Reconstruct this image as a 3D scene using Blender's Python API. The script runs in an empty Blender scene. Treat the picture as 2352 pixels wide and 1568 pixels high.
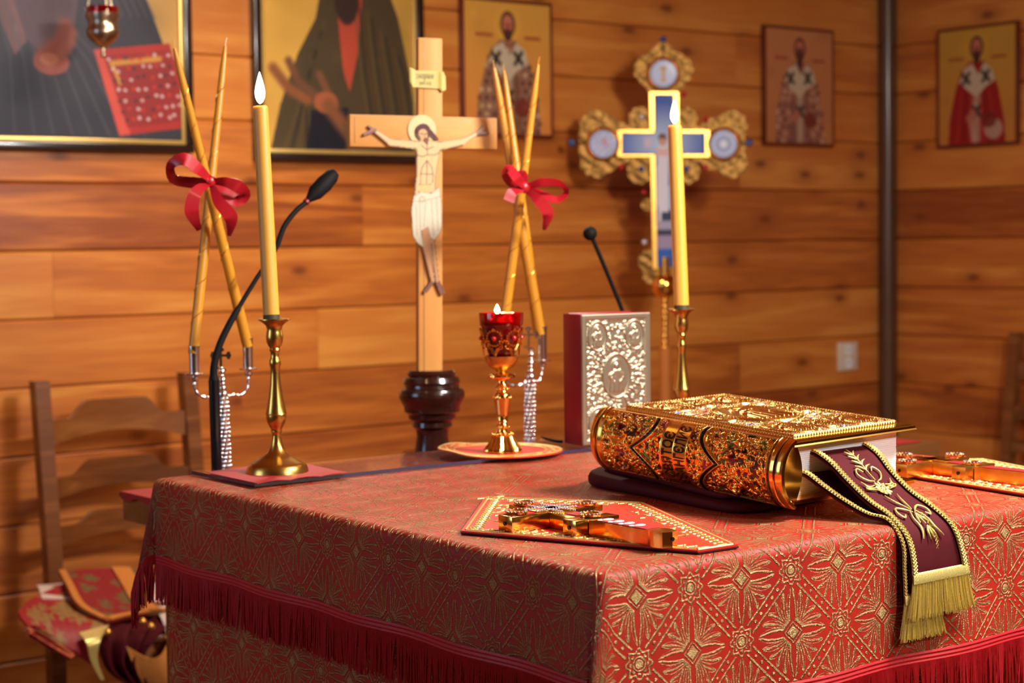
import bpy, bmesh, math, random
import numpy as np
from mathutils import Vector, Matrix

random.seed(7)
RNG = np.random.default_rng(7)
SC = bpy.context.scene
COL = SC.collection
PI = math.pi

# ------------------------------------------------------------------ camera
F, IW, IH = 4100.0, 2352, 1568
TZ, EYE = 0.95, 0.32                       # altar height, eye above the altar
_p, _y, _r = math.radians(-3.17), math.radians(52.4), math.radians(0.77)
FW = np.array([math.cos(_y)*math.cos(_p), math.sin(_y)*math.cos(_p), math.sin(_p)])
_rt = np.array([math.sin(_y), -math.cos(_y), 0.0])
_up = np.cross(_rt, FW)
RT = _rt*math.cos(_r) - _up*math.sin(_r)
UP = _up*math.cos(_r) + _rt*math.sin(_r)
CAM = np.array([-1.11938, -1.31322, TZ+EYE])
cam_data = bpy.data.cameras.new('camera')
cam = bpy.data.objects.new('camera', cam_data)
COL.objects.link(cam)
cam.matrix_world = Matrix(((RT[0], UP[0], -FW[0], CAM[0]), (RT[1], UP[1], -FW[1], CAM[1]),
                           (RT[2], UP[2], -FW[2], CAM[2]), (0, 0, 0, 1)))
cam_data.sensor_width = 36.0
cam_data.lens = F/IW*36.0
cam_data.clip_start = 0.05
cam_data.dof.use_dof = True
cam_data.dof.focus_distance = 2.02
cam_data.dof.aperture_fstop = 6.7
SC.camera = cam

# ------------------------------------------------------------------ world, lights, exposure
world = bpy.data.worlds.new('world')
SC.world = world
world.use_nodes = True
world.node_tree.nodes['Background'].inputs[0].default_value = (0.55, 0.72, 1.0, 1)
world.node_tree.nodes['Background'].inputs[1].default_value = 1.0
def area(name, loc, target, size, power, color, size_y=None):
    L = bpy.data.lights.new(name, 'AREA')
    L.energy = power; L.color = color; L.size = size
    if size_y: L.shape = 'RECTANGLE'; L.size_y = size_y
    o = bpy.data.objects.new(name, L); COL.objects.link(o)
    o.location = loc
    o.rotation_euler = (Vector(target)-Vector(loc)).to_track_quat('-Z', 'Y').to_euler()
    return o
area('ceiling_and_fill_light', (1.05, -0.38, 2.23), (0.75, 0.55, 0.9), 0.45, 92, (1.0, 0.95, 0.88))
area('ceiling_and_fill_light', (0.75, -1.95, 2.2), (0.6, 0.2, 0.9), 0.4, 40, (1.0, 0.96, 0.92))  # unseen fill light, added to brighten the book pages and near drape
area('ceiling_and_fill_light', (1.15, 2.12, 2.2), (1.1, 1.9, 0.5), 0.45, 18, (1.0, 0.86, 0.68))  # added fill out of view, lifts the back wall and altar top
area('window_light', (-2.3, 1.35, 1.55), (0.3, 0.9, 1.0), 1.0, 11, (0.5, 0.72, 1.0), 1.1)
SC.view_settings.view_transform = 'Standard'
SC.view_settings.look = 'None'
SC.view_settings.gamma = 1.0
SC.view_settings.use_curve_mapping = False
SC.view_settings.exposure = 0.2

# ------------------------------------------------------------------ pixel -> place
def ray(x, y): return FW + RT*(x-IW/2)/F - UP*(y-IH/2)/F
def onz(x, y, z):
    d = ray(x, y); return CAM + d*((z-CAM[2])/d[2])
def onY(x, y, Y):
    d = ray(x, y); return CAM + d*((Y-CAM[1])/d[1])
def onX(x, y, X):
    d = ray(x, y); return CAM + d*((X-CAM[0])/d[0])
def onplane(x, y, o, n):
    d = ray(x, y); return CAM + d*(np.dot(o-CAM, n)/np.dot(d, n))
def depth(p): return float(np.dot(np.asarray(p)-CAM, FW))
def proj(p):
    v = np.asarray(p, float)-CAM; z = v@FW
    return (IW/2+F*(v@RT)/z, IH/2-F*(v@UP)/z)
class Plane2D:
    """a flat thing standing in the room: origin o, horizontal axis turned by yaw, up axis leaning by tilt"""
    def __init__(s, o, yaw, lean=0.0):
        s.o = np.asarray(o, float)
        h = np.array([math.cos(yaw), math.sin(yaw), 0.0]); z = np.array([0, 0, 1.0])
        s.e1 = h*math.cos(lean)+z*math.sin(lean); s.e2 = z*math.cos(lean)-h*math.sin(lean)
        s.n = np.cross(s.e1, s.e2)          # towards the viewer
    def px(s, x, y):
        p = onplane(x, y, s.o, s.n)-s.o
        return np.array([p@s.e1, p@s.e2])
    def pxs(s, L): return [s.px(*q) for q in L]
    def __call__(s, x, y, z):
        x, y, z = (np.asarray(t, float)[..., None] for t in (x, y, z))
        return s.o + x*s.e1 + y*s.e2 + z*s.n

# ------------------------------------------------------------------ objects
def root_loc(p):
    while p.parent: p = p.parent
    return np.array(p.location)
def mk(name, me, mat, parent=None, loc=None):
    o = bpy.data.objects.new(name, me); COL.objects.link(o)
    if mat is not None and not me.materials: me.materials.append(mat)
    if parent is not None: o.parent = parent
    elif loc is not None: o.location = loc
    return o
def tag(o, label=None, cat=None, group=None, kind=None):
    if label: o['label'] = label
    if cat: o['category'] = cat
    if group: o['group'] = group
    if kind: o['kind'] = kind
    return o
def thing(name, label, cat, loc=(0, 0, 0), group=None, rot=None):
    o = bpy.data.objects.new(name, None); COL.objects.link(o)
    o.empty_display_size = 0.05
    o.location = loc
    if rot is not None: o.rotation_euler = rot
    return tag(o, label, cat, group)
class MB:
    def __init__(s): s.v = []; s.f = []; s.n = 0; s.uv = None; s.col = []; s.hascol = False
    def add(s, V, Fc, col=None):
        V = np.asarray(V, float).reshape(-1, 3)
        b = s.n; s.v.append(V); s.n += len(V)
        s.f.extend([tuple(i+b for i in f) for f in Fc])
        if col is not None:
            s.hascol = True
            c = np.asarray(col, float)
            if c.ndim == 1: c = np.tile(c, (len(V), 1))
            s.col.append(c)
        else: s.col.append(np.ones((len(V), 4)))
        return b
    def box(s, lo, hi, M=None, col=None):
        x0, y0, z0 = lo; x1, y1, z1 = hi
        V = np.array([(x0,y0,z0),(x1,y0,z0),(x1,y1,z0),(x0,y1,z0),(x0,y0,z1),(x1,y0,z1),(x1,y1,z1),(x0,y1,z1)], float)
        if M is not None: V = V@M[0].T + M[1]
        s.add(V, [(0,3,2,1),(4,5,6,7),(0,1,5,4),(1,2,6,5),(2,3,7,6),(3,0,4,7)], col); return s
    def cbox(s, lo, hi, b, col=None):
        """box with chamfered edges"""
        lo = np.array(lo, float); hi = np.array(hi, float)
        bm = bmesh.new(); bmesh.ops.create_cube(bm, size=1)
        for v in bm.verts: v.co = Vector(lo+(np.array(v.co)+.5)*(hi-lo))
        bmesh.ops.bevel(bm, geom=bm.edges[:], offset=b, segments=2, affect='EDGES', profile=.5)
        bm.verts.index_update()
        s.add([tuple(v.co) for v in bm.verts], [tuple(v.index for v in f.verts) for f in bm.faces], col); bm.free(); return s
    def lathe(s, prof, o=(0, 0, 0), seg=32, axis=None, col=None, mod=None):
        """prof: (r,z) from bottom to top"""
        o = np.asarray(o, float)
        if axis is None: ex, ey, ez = np.eye(3)
        else:
            ez = np.asarray(axis, float); ez = ez/np.linalg.norm(ez)
            t = np.array([1, 0, 0]) if abs(ez[0]) < .8 else np.array([0, 1, 0])
            ex = np.cross(t, ez); ex /= np.linalg.norm(ex); ey = np.cross(ez, ex)
        V = []
        for (r, z) in prof:
            for k in range(seg):
                a = 2*PI*k/seg; rr = r*(mod(a, z) if mod else 1)
                V.append(o+ex*rr*math.cos(a)+ey*rr*math.sin(a)+ez*z)
        n = len(prof); Fc = []
        for i in range(n-1):
            for k in range(seg):
                k2 = (k+1) % seg
                Fc.append((i*seg+k, i*seg+k2, (i+1)*seg+k2, (i+1)*seg+k))
        if prof[0][0] > 1e-6: Fc.append(tuple(range(seg))[::-1])
        if prof[-1][0] > 1e-6: Fc.append(tuple((n-1)*seg+k for k in range(seg)))
        s.add(V, Fc, col); return s
    def tube(s, pts, rad, seg=8, caps=True, col=None, flat=1.0, up=None):
        P = np.asarray(pts, float); n = len(P)
        R = np.full(n, rad) if np.isscalar(rad) else np.interp(np.linspace(0, 1, n), np.linspace(0, 1, len(rad)), rad)
        T = np.gradient(P, axis=0); T /= np.linalg.norm(T, axis=1)[:, None]+1e-12
        u = np.array([0, 0, 1.0]) if up is None else np.asarray(up, float)
        if up is None and abs(T[0]@u) > .9: u = np.array([1.0, 0, 0])
        V = []
        for i in range(n):
            a = np.cross(T[i], u); a /= np.linalg.norm(a)+1e-12
            b = np.cross(a, T[i])
            if up is None: u = b
            for k in range(seg):
                t = 2*PI*k/seg
                V.append(P[i]+R[i]*(a*math.cos(t)+b*math.sin(t)*flat))
        Fc = []
        for i in range(n-1):
            for k in range(seg):
                k2 = (k+1) % seg
                Fc.append((i*seg+k, i*seg+k2, (i+1)*seg+k2, (i+1)*seg+k))
        if caps: Fc.append(tuple(range(seg))[::-1]); Fc.append(tuple((n-1)*seg+k for k in range(seg)))
        s.add(V, Fc, col); return s
    def ball(s, c, r, seg=12, rings=8, col=None, sq=(1, 1, 1)):
        V = [np.array(c)+np.array((0, 0, -r*sq[2]))]; Fc = []
        for i in range(1, rings):
            t = PI*i/rings
            for k in range(seg):
                a = 2*PI*k/seg
                V.append(np.array(c)+np.array((r*math.sin(t)*math.cos(a)*sq[0], r*math.sin(t)*math.sin(a)*sq[1], -r*math.cos(t)*sq[2])))
        V.append(np.array(c)+np.array((0, 0, r*sq[2])))
        for k in range(seg): Fc.append((0, 1+(k+1) % seg, 1+k))
        for i in range(rings-2):
            for k in range(seg):
                k2 = (k+1) % seg; a = 1+i*seg
                Fc.append((a+k, a+k2, a+seg+k2, a+seg+k))
        a = 1+(rings-2)*seg
        for k in range(seg): Fc.append((a+k, a+(k+1) % seg, len(V)-1))
        s.add(V, Fc, col); return s
    def prism(s, poly, z0, z1, M=None, col=None, mapper=None):
        """poly: ccw list of (x,y)"""
        n = len(poly); poly = [tuple(p) for p in poly]
        A = sum(poly[i][0]*poly[(i+1) % n][1]-poly[(i+1) % n][0]*poly[i][1] for i in range(n))
        if A < 0: poly = poly[::-1]
        V = np.array([(x, y, z0) for x, y in poly]+[(x, y, z1) for x, y in poly], float)
        if mapper is not None: V = mapper(V[:, 0], V[:, 1], V[:, 2])
        if M is not None: V = V@M[0].T+M[1]
        s.add(V, [tuple(range(n))[::-1], tuple(range(n, 2*n))]+[(i, (i+1) % n, n+(i+1) % n, n+i) for i in range(n)], col); return s
    def sheet(s, G, thick=0.0, col=None, closed=False):
        """G: grid of points [i][j]; with thickness it becomes a closed slab"""
        G = np.asarray(G, float); a, b = G.shape[:2]
        idx = lambda i, j: i*b+j
        top = [(idx(i, j), idx(i, j+1), idx(i+1, j+1), idx(i+1, j)) for i in range(a-1) for j in range(b-1)]
        if not thick:
            s.add(G.reshape(-1, 3), top, None if col is None else np.asarray(col).reshape(-1, 4)); return s
        du = np.gradient(G, axis=0); dv = np.gradient(G, axis=1)
        N = np.cross(du, dv); N /= np.linalg.norm(N, axis=2)[..., None]+1e-12
        V = np.concatenate([G.reshape(-1, 3), (G+N*thick).reshape(-1, 3)]); m = a*b
        Fc = list(top)+[tuple(m+q for q in f[::-1]) for f in top]
        ring = [idx(0, j) for j in range(b)]+[idx(i, b-1) for i in range(1, a)]+[idx(a-1, j) for j in range(b-2, -1, -1)]+[idx(i, 0) for i in range(a-2, 0, -1)]
        for k in range(len(ring)):
            p, q = ring[k], ring[(k+1) % len(ring)]
            Fc.append((q, p, p+m, q+m))
        c = None
        if col is not None:
            c = np.asarray(col).reshape(-1, 4); c = np.concatenate([c, c])
        s.add(V, Fc, c); return s
    def mesh(s, name, smooth=True, angle=40, base=None):
        V = np.concatenate(s.v) if s.v else np.zeros((0, 3))
        if base is not None: V = V-base
        me = bpy.data.meshes.new(name)
        me.from_pydata(V.tolist(), [], s.f)
        if s.hascol:
            ca = me.color_attributes.new('Col', 'FLOAT_COLOR', 'POINT')
            ca.data.foreach_set('color', np.concatenate(s.col).astype(np.float32).ravel())
        if s.uv is not None:
            lay = me.uv_layers.new(name='UVMap')
            li = np.empty(len(me.loops), np.int32); me.loops.foreach_get('vertex_index', li)
            lay.data.foreach_set('uv', np.asarray(s.uv, np.float32)[li].ravel())
        bm = bmesh.new(); bm.from_mesh(me); bmesh.ops.recalc_face_normals(bm, faces=bm.faces[:]); bm.to_mesh(me); bm.free()
        if smooth:
            me.polygons.foreach_set('use_smooth', [True]*len(me.polygons))
            me.set_sharp_from_angle(angle=math.radians(angle))
        me.update()
        return me
    def build(s, name, mat, parent=None, smooth=True, angle=40, loc=None, local=False):
        base = None
        if parent is not None and not local: base = root_loc(parent)
        if parent is None and loc is not None: base = np.asarray(loc, float)
        return mk(name, s.mesh(name, smooth, angle, base), mat, parent, loc)

# strokes laid on a surface: mapper(x, y, h) -> world ; every stroke (points, widths)
def strokes(mb, L, mapper, height=0.0012, base=0.0, col=None):
    for pts, w in L:
        P = np.asarray(pts, float); n = len(P)
        if n < 2: continue
        Wd = np.full(n, w) if np.isscalar(w) else np.interp(np.linspace(0, 1, n), np.linspace(0, 1, len(w)), w)
        T = np.gradient(P, axis=0); T /= np.linalg.norm(T, axis=1)[:, None]+1e-12
        N = np.stack([-T[:, 1], T[:, 0]], 1)
        rows = []
        for k, hh in ((-1, 0), (-.5, .8), (.5, .8), (1, 0)):
            q = P+N*Wd[:, None]*.5*k
            rows.append(mapper(q[:, 0], q[:, 1], np.full(n, base+height*hh)))
        mb.sheet(np.stack(rows, 0), col=None if col is None else np.tile(np.asarray(col, float), (4*n, 1)))
def arc(cx, cy, r, a0, a1, n=14, ry=None):
    t = np.linspace(a0, a1, n); return np.stack([cx+r*np.cos(t), cy+(r if ry is None else ry)*np.sin(t)], 1)
def spiral(cx, cy, r0, r1, a0, a1, n=26):
    t = np.linspace(0, 1, n); a = a0+(a1-a0)*t; r = r0+(r1-r0)*t
    return np.stack([cx+r*np.cos(a), cy+r*np.sin(a)], 1)
def smooth_pts(pts, n=40):
    P = np.asarray(pts, float); m = len(P)
    d = np.r_[0, np.cumsum(np.linalg.norm(np.diff(P, axis=0), axis=1))]; d /= d[-1]
    T = np.gradient(P, d, axis=0)
    t = np.linspace(0, 1, n); out = []
    for q in t:
        i = min(int(np.searchsorted(d, q, 'right'))-1, m-2); i = max(i, 0)
        h = d[i+1]-d[i]; s = (q-d[i])/h
        out.append((2*s**3-3*s**2+1)*P[i]+(s**3-2*s**2+s)*h*T[i]+(-2*s**3+3*s**2)*P[i+1]+(s**3-s**2)*h*T[i+1])
    return np.array(out)

# plate cut to a 2D signed distance outline (negative inside)
def plate(mb, sdf, box, res, thick, mapper, relief=None, color=None, z0=0.0):
    x0, x1, y0, y1 = box
    nx = int((x1-x0)/res)+1; ny = int((y1-y0)/res)+1
    X, Y = np.meshgrid(np.linspace(x0, x1, nx), np.linspace(y0, y1, ny), indexing='ij')
    cx = (X[:-1, :-1]+X[1:, 1:])/2; cy = (Y[:-1, :-1]+Y[1:, 1:])/2
    ins = sdf(cx, cy) < 0
    used = np.zeros((nx, ny), bool)
    for a in (0, 1):
        for b in (0, 1): used[a:nx-1+a, b:ny-1+b] |= ins
    cnt = np.zeros((nx, ny), int)
    for a in (0, 1):
        for b in (0, 1): cnt[a:nx-1+a, b:ny-1+b] += ins
    bord = used & (cnt < 4)
    e = res*.2
    for _ in range(4):
        d = sdf(X, Y); gx = (sdf(X+e, Y)-sdf(X-e, Y))/(2*e); gy = (sdf(X, Y+e)-sdf(X, Y-e))/(2*e)
        g = gx*gx+gy*gy+1e-9
        st = np.clip(d/g, -res, res)
        X = np.where(bord, X-gx*st*.8, X); Y = np.where(bord, Y-gy*st*.8, Y)
    ids = -np.ones((nx, ny), int); ids[used] = np.arange(used.sum())
    ux, uy = X[used], Y[used]; n = len(ux)
    h = np.full(n, z0+thick)
    if relief is not None: h = h+relief(ux, uy)*np.where(bord[used], .2, 1.0)
    V = np.concatenate([mapper(ux, uy, h), mapper(ux, uy, np.full(n, z0))])
    Fc = []; ed = {}
    I, J = np.nonzero(ins)
    for i, j in zip(I, J):
        q = (ids[i, j], ids[i+1, j], ids[i+1, j+1], ids[i, j+1])
        Fc.append(q)
        for k in range(4):
            a, b = q[k], q[(k+1) % 4]
            if (b, a) in ed: del ed[(b, a)]
            else: ed[(a, b)] = 1
    for a, b in ed: Fc.append((b, a, a+n, b+n))
    col = None
    if color is not None:
        c = color(ux, uy); col = np.concatenate([c, c])
    mb.add(V, Fc, col)
    return mb
def seg_sdf(x, y, a, b, ra, rb):
    a = np.asarray(a); b = np.asarray(b); d = b-a; L = d@d+1e-12
    t = np.clip(((x-a[0])*d[0]+(y-a[1])*d[1])/L, 0, 1)
    return np.hypot(x-a[0]-t*d[0], y-a[1]-t*d[1])-(ra+(rb-ra)*t)
def smin(a, b, k):
    h = np.clip(.5+.5*(b-a)/k, 0, 1)
    return b*(1-h)+a*h-k*h*(1-h)
def poly_in(x, y, P):
    x = np.asarray(x); y = np.asarray(y); r = np.zeros(x.shape, bool); n = len(P)
    for i in range(n):
        x1, y1 = P[i]; x2, y2 = P[(i+1) % n]
        c = ((y1 > y) != (y2 > y)) & (x < (x2-x1)*(y-y1)/(y2-y1+1e-12)+x1)
        r ^= c
    return r
def poly_sdf(x, y, P):
    d = np.full(np.shape(x), 1e9); n = len(P)
    for i in range(n): d = np.minimum(d, seg_sdf(x, y, P[i], P[(i+1) % n], 0, 0))
    return np.where(poly_in(x, y, P), -d, d)
def lin(c, a=1.0):
    c = np.asarray(c, float)/255.0
    r = np.where(c <= .04045, c/12.92, ((c+.055)/1.055)**2.4)
    return np.r_[r, a]

# ------------------------------------------------------------------ materials
def nodes(name):
    m = bpy.data.materials.new(name); m.use_nodes = True
    nt = m.node_tree; nt.nodes.clear()
    out = nt.nodes.new('ShaderNodeOutputMaterial'); b = nt.nodes.new('ShaderNodeBsdfPrincipled')
    nt.links.new(b.outputs[0], out.inputs[0])
    return m, nt, b
def N(nt, t, **k):
    n = nt.nodes.new(t)
    for a, v in k.items():
        if a.startswith('i_'): n.inputs[a[2:].replace('_', ' ')].default_value = v
        else: setattr(n, a, v)
    return n
class X_:
    """math on shader sockets"""
    def __init__(s, nt, v): s.nt = nt; s.v = v
    def _m(s, op, *a, clamp=False):
        n = s.nt.nodes.new('ShaderNodeMath'); n.operation = op; n.use_clamp = clamp
        for i, q in enumerate((s,)+a):
            q = q.v if isinstance(q, X_) else q
            if isinstance(q, (int, float)): n.inputs[i].default_value = q
            else: s.nt.links.new(q, n.inputs[i])
        return X_(s.nt, n.outputs[0])
    def __add__(s, o): return s._m('ADD', o)
    __radd__ = __add__
    def __sub__(s, o): return s._m('SUBTRACT', o)
    def __rsub__(s, o): return X_(s.nt, o)._m('SUBTRACT', s)
    def __mul__(s, o): return s._m('MULTIPLY', o)
    __rmul__ = __mul__
    def __truediv__(s, o): return s._m('DIVIDE', o)
    def abs(s): return s._m('ABSOLUTE')
    def frac(s): return s._m('FRACT')
    def floor(s): return s._m('FLOOR')
    def sqrt(s): return s._m('SQRT')
    def sin(s): return s._m('SINE')
    def cos(s): return s._m('COSINE')
    def min(s, o): return s._m('MINIMUM', o)
    def max(s, o): return s._m('MAXIMUM', o)
    def pow(s, o): return s._m('POWER', o)
    def atan2(s, o): return s._m('ARCTAN2', o)
    def lt(s, o, e=None):
        if e is None: return s._m('LESS_THAN', o)
        return ((o-s)/(2*e)+.5)._m('ADD', 0.0, clamp=True)
    def gt(s, o, e=None): return 1.0-s.lt(o, e)
def ramp(nt, fac, stops):
    r = nt.nodes.new('ShaderNodeValToRGB'); el = r.color_ramp.elements
    while len(el) < len(stops): el.new(.5)
    for e, (p, c) in zip(el, stops): e.position = p; e.color = tuple(c) if len(c) == 4 else tuple(c)+(1,)
    nt.links.new(fac, r.inputs[0]); return r.outputs[0]
def mixc(nt, f, a, b, blend='MIX'):
    m = nt.nodes.new('ShaderNodeMix'); m.data_type = 'RGBA'; m.blend_type = blend
    for s, i in ((f, 0), (a, 6), (b, 7)):
        s = s.v if isinstance(s, X_) else s
        if isinstance(s, (int, float)): m.inputs[i].default_value = s
        elif isinstance(s, (tuple, list, np.ndarray)): m.inputs[i].default_value = tuple(s) if len(s) == 4 else tuple(s)+(1,)
        else: nt.links.new(s, m.inputs[i])
    return m.outputs[2]
def bump(nt, b, h, strength=.3, dist=.001):
    n = nt.nodes.new('ShaderNodeBump'); n.inputs['Strength'].default_value = strength; n.inputs['Distance'].default_value = dist
    nt.links.new(h.v if isinstance(h, X_) else h, n.inputs['Height']); nt.links.new(n.outputs[0], b.inputs['Normal'])
def plain(name, rgb, rough=.5, metal=0.0, coat=0.0, noise=None, sheen=0.0, spec=.5, sss=0.0, trans=0.0, emit=None, amp=.25, bumpy=0.0):
    m, nt, b = nodes(name)
    c = lin(rgb); b.inputs['Base Color'].default_value = tuple(c)
    b.inputs['Roughness'].default_value = rough; b.inputs['Metallic'].default_value = metal
    b.inputs['Coat Weight'].default_value = coat; b.inputs['Coat Roughness'].default_value = .12
    b.inputs['Sheen Weight'].default_value = sheen; b.inputs['Specular IOR Level'].default_value = spec
    if sss:
        b.inputs['Subsurface Weight'].default_value = sss; b.inputs['Subsurface Radius'].default_value = (1, .5, .15)
        b.inputs['Subsurface Scale'].default_value = .012
    if trans: b.inputs['Transmission Weight'].default_value = trans
    if emit: b.inputs['Emission Color'].default_value = tuple(lin(emit[0])); b.inputs['Emission Strength'].default_value = emit[1]
    if noise:
        tc = N(nt, 'ShaderNodeTexCoord'); no = N(nt, 'ShaderNodeTexNoise'); no.inputs['Scale'].default_value = noise; no.inputs['Detail'].default_value = 4
        nt.links.new(tc.outputs['Object'], no.inputs['Vector'])
        col = mixc(nt, no.outputs['Fac'], tuple(np.clip(c[:3]*(1-amp), 0, 1)), tuple(np.clip(c[:3]*(1+amp), 0, 1)))
        nt.links.new(col, b.inputs['Base Color'])
        if bumpy: bump(nt, b, no.outputs['Fac'], bumpy, .0006)
    return m
def vcol(name, rough=.5, metal_from_alpha=False, coat=0.0, spec=.5, rough2=None, bumpy=None, sheen=0.0):
    m, nt, b = nodes(name)
    a = N(nt, 'ShaderNodeAttribute', attribute_name='Col')
    nt.links.new(a.outputs['Color'], b.inputs['Base Color'])
    b.inputs['Roughness'].default_value = rough; b.inputs['Coat Weight'].default_value = coat; b.inputs['Specular IOR Level'].default_value = spec
    b.inputs['Sheen Weight'].default_value = sheen; b.inputs['Coat Roughness'].default_value = .06
    if metal_from_alpha: nt.links.new(a.outputs['Alpha'], b.inputs['Metallic'])
    if bumpy:
        tc = N(nt, 'ShaderNodeTexCoord'); no = N(nt, 'ShaderNodeTexNoise'); no.inputs['Scale'].default_value = bumpy[0]
        nt.links.new(tc.outputs['Object'], no.inputs['Vector']); bump(nt, b, no.outputs['Fac'], bumpy[1], .0006)
    return m
def wood(name, light, mid, dark, scale=1.0, rough=.38, coat=.25, knots=True, tint=.5, axis=0):
    """board running along the object's own axis"""
    m, nt, b = nodes(name)
    tc = N(nt, 'ShaderNodeTexCoord'); oi = N(nt, 'ShaderNodeObjectInfo')
    off = N(nt, 'ShaderNodeVectorMath', operation='SCALE'); off.inputs[0].default_value = (17.3, 5.1, 9.7)
    nt.links.new(oi.outputs['Random'], off.inputs['Scale'])
    ad = N(nt, 'ShaderNodeVectorMath', operation='ADD'); nt.links.new(tc.outputs['Object'], ad.inputs[0]); nt.links.new(off.outputs[0], ad.inputs[1])
    st = [11.0, 11.0, 11.0]; st[axis] = .9
    mp = N(nt, 'ShaderNodeVectorMath', operation='MULTIPLY'); mp.inputs[1].default_value = tuple(q*scale for q in st); nt.links.new(ad.outputs[0], mp.inputs[0])
    n1 = N(nt, 'ShaderNodeTexNoise'); n1.inputs['Scale'].default_value = 1.3; n1.inputs['Detail'].default_value = 3; n1.inputs['Distortion'].default_value = .9
    nt.links.new(mp.outputs[0], n1.inputs['Vector'])
    n2 = N(nt, 'ShaderNodeTexNoise'); n2.inputs['Scale'].default_value = 7; n2.inputs['Detail'].default_value = 5
    nt.links.new(mp.outputs[0], n2.inputs['Vector'])
    f1 = X_(nt, n1.outputs['Fac']); f2 = X_(nt, n2.outputs['Fac'])
    ringy = (f1*9.0+f2*.8).sin()*.5+.5
    rnd = X_(nt, oi.outputs['Random'])
    fac = f1*.55+f2*.25+ringy*.16+(rnd-.5)*tint*.5
    c = ramp(nt, fac.v, [(.22, dark), (.42, mid), (.66, light)])
    if knots:
        kp = N(nt, 'ShaderNodeVectorMath', operation='MULTIPLY'); ks = [7.4, 7.4, 7.4]; ks[axis] = 3.6
        kp.inputs[1].default_value = tuple(ks); nt.links.new(ad.outputs[0], kp.inputs[0])
        sx_ = N(nt, 'ShaderNodeSeparateXYZ'); nt.links.new(kp.outputs[0], sx_.inputs[0]); cx_ = N(nt, 'ShaderNodeCombineXYZ'); nt.links.new(sx_.outputs[0], cx_.inputs[0]); nt.links.new(sx_.outputs[2], cx_.inputs[1])
        vo = N(nt, 'ShaderNodeTexVoronoi', voronoi_dimensions='2D'); vo.inputs['Scale'].default_value = 1.0; nt.links.new(cx_.outputs[0], vo.inputs['Vector'])
        sp = N(nt, 'ShaderNodeSeparateColor'); nt.links.new(vo.outputs['Color'], sp.inputs[0])
        d = X_(nt, vo.outputs['Distance']); gate = X_(nt, sp.outputs[0])
        k = d.lt(.085, .045)*gate.gt(.72)
        c = mixc(nt, k*.85, c, tuple(np.array(dark)*.42))
        halo = d.lt(.22, .12)*gate.gt(.72)
        c = mixc(nt, halo*.4, c, dark)
    nt.links.new(c, b.inputs['Base Color'])
    b.inputs['Roughness'].default_value = rough; b.inputs['Coat Weight'].default_value = coat; b.inputs['Coat Roughness'].default_value = .3
    bump(nt, b, f2+ringy*.3, .12, .001)
    return m

M = {}
M['pine'] = wood('pine_planks', lin((226,150,66))[:3], lin((204,118,46))[:3], lin((150,74,28))[:3], tint=.55)
M['darkpine'] = wood('dark_pine', lin((130,84,44))[:3], lin((104,62,30))[:3], lin((76,42,20))[:3], tint=.3)
M['chair'] = wood('brown_chair_wood', lin((150,92,44))[:3], lin((118,66,28))[:3], lin((84,42,16))[:3], scale=1.6, knots=False, rough=.3)
M['board'] = wood('raw_board', lin((150,100,56))[:3], lin((122,76,38))[:3], lin((92,54,26))[:3], knots=False)
M['darkwood'] = plain('dark_turned_wood', (44,20,14), .22, coat=.5, noise=40)
M['trim'] = plain('dark_trim_wood', (92,58,28), .35, coat=.2, noise=14)
M['crosswood'] = wood('light_cross_wood', lin((214,154,84))[:3], lin((210,146,74))[:3], lin((204,136,64))[:3], scale=1.2, knots=False, rough=.6, coat=0.0, axis=2, tint=.15)
M['gold'] = plain('polished_gold', (255,196,98), .16, 1.0)
M['goldsat'] = plain('satin_gold', (240,180,86), .3, 1.0, noise=60)
M['golddark'] = plain('old_gilded_metal', (128,90,40), .42, .85, noise=140, amp=.6)
M['brass'] = plain('aged_brass', (206,164,82), .27, 1.0, noise=25, amp=.18)
M['silver'] = plain('polished_silver', (240,236,232), .2, 1.0)
M['antique'] = plain('antique_silver', (190,172,146), .28, 1.0, noise=40)
M['black'] = plain('black_rubber', (13,13,15), .7, noise=300, spec=.2)
M['blackgloss'] = plain('black_metal_tube', (14,15,20), .22, coat=.3)
M['wax'] = plain('yellow_candle_wax', (222,168,66), .42, sss=.35, noise=12, amp=.06)
M['waxdark'] = plain('amber_beeswax', (206,142,38), .34, sss=.2, noise=14, amp=.1)
M['footband'] = plain('dark_olive_band', (60,52,30), .6)
M['flame'] = plain('candle_flame', (255,214,130), 1.0, emit=((255,226,170), 26.0))
M['wick'] = plain('burnt_wick', (30,22,18), .8)
M['ribbonred'] = plain('red_satin_ribbon', (166,18,34), .34, sheen=0.0, coat=.1, noise=30)
M['fringe'] = plain('red_fringe_thread', (186,22,32), .5, sheen=0.0, noise=220, amp=.35)
M['redcloth'] = plain('plain_red_cloth', (158,30,20), .7, sheen=0.0, noise=120, amp=.12, bumpy=.2)
M['rednap'] = plain('crimson_napkin', (166,24,32), .6, sheen=0.0, noise=150, amp=.1, bumpy=.15)
M['orangered'] = plain('orange_red_satin', (206,46,24), .42, sheen=0.0, noise=400, amp=.08)
M['burgundy'] = plain('burgundy_velvet', (76,5,16), .8, sheen=0.0, noise=60, amp=.25, spec=.2)
M['maroon'] = plain('dark_maroon_cloth', (78,9,20), .7, sheen=0.0, noise=80, amp=.2, spec=.25)
M['thread'] = plain('gold_thread', (244,204,120), .32, .6, noise=900, amp=.45, bumpy=.6)
M['goldfringe'] = plain('gold_fringe_thread', (250,208,124), .34, .4, noise=700, amp=.4)
M['page'] = plain('white_paper', (246,246,250), .6)
M['cream'] = plain('off_white_plastic', (226,214,190), .4)
M['spinered'] = plain('cherry_red_cover', (138,12,34), .38, coat=.25)
M['inlay'] = plain('black_enamel', (12,9,6), .2, coat=.4)
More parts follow.
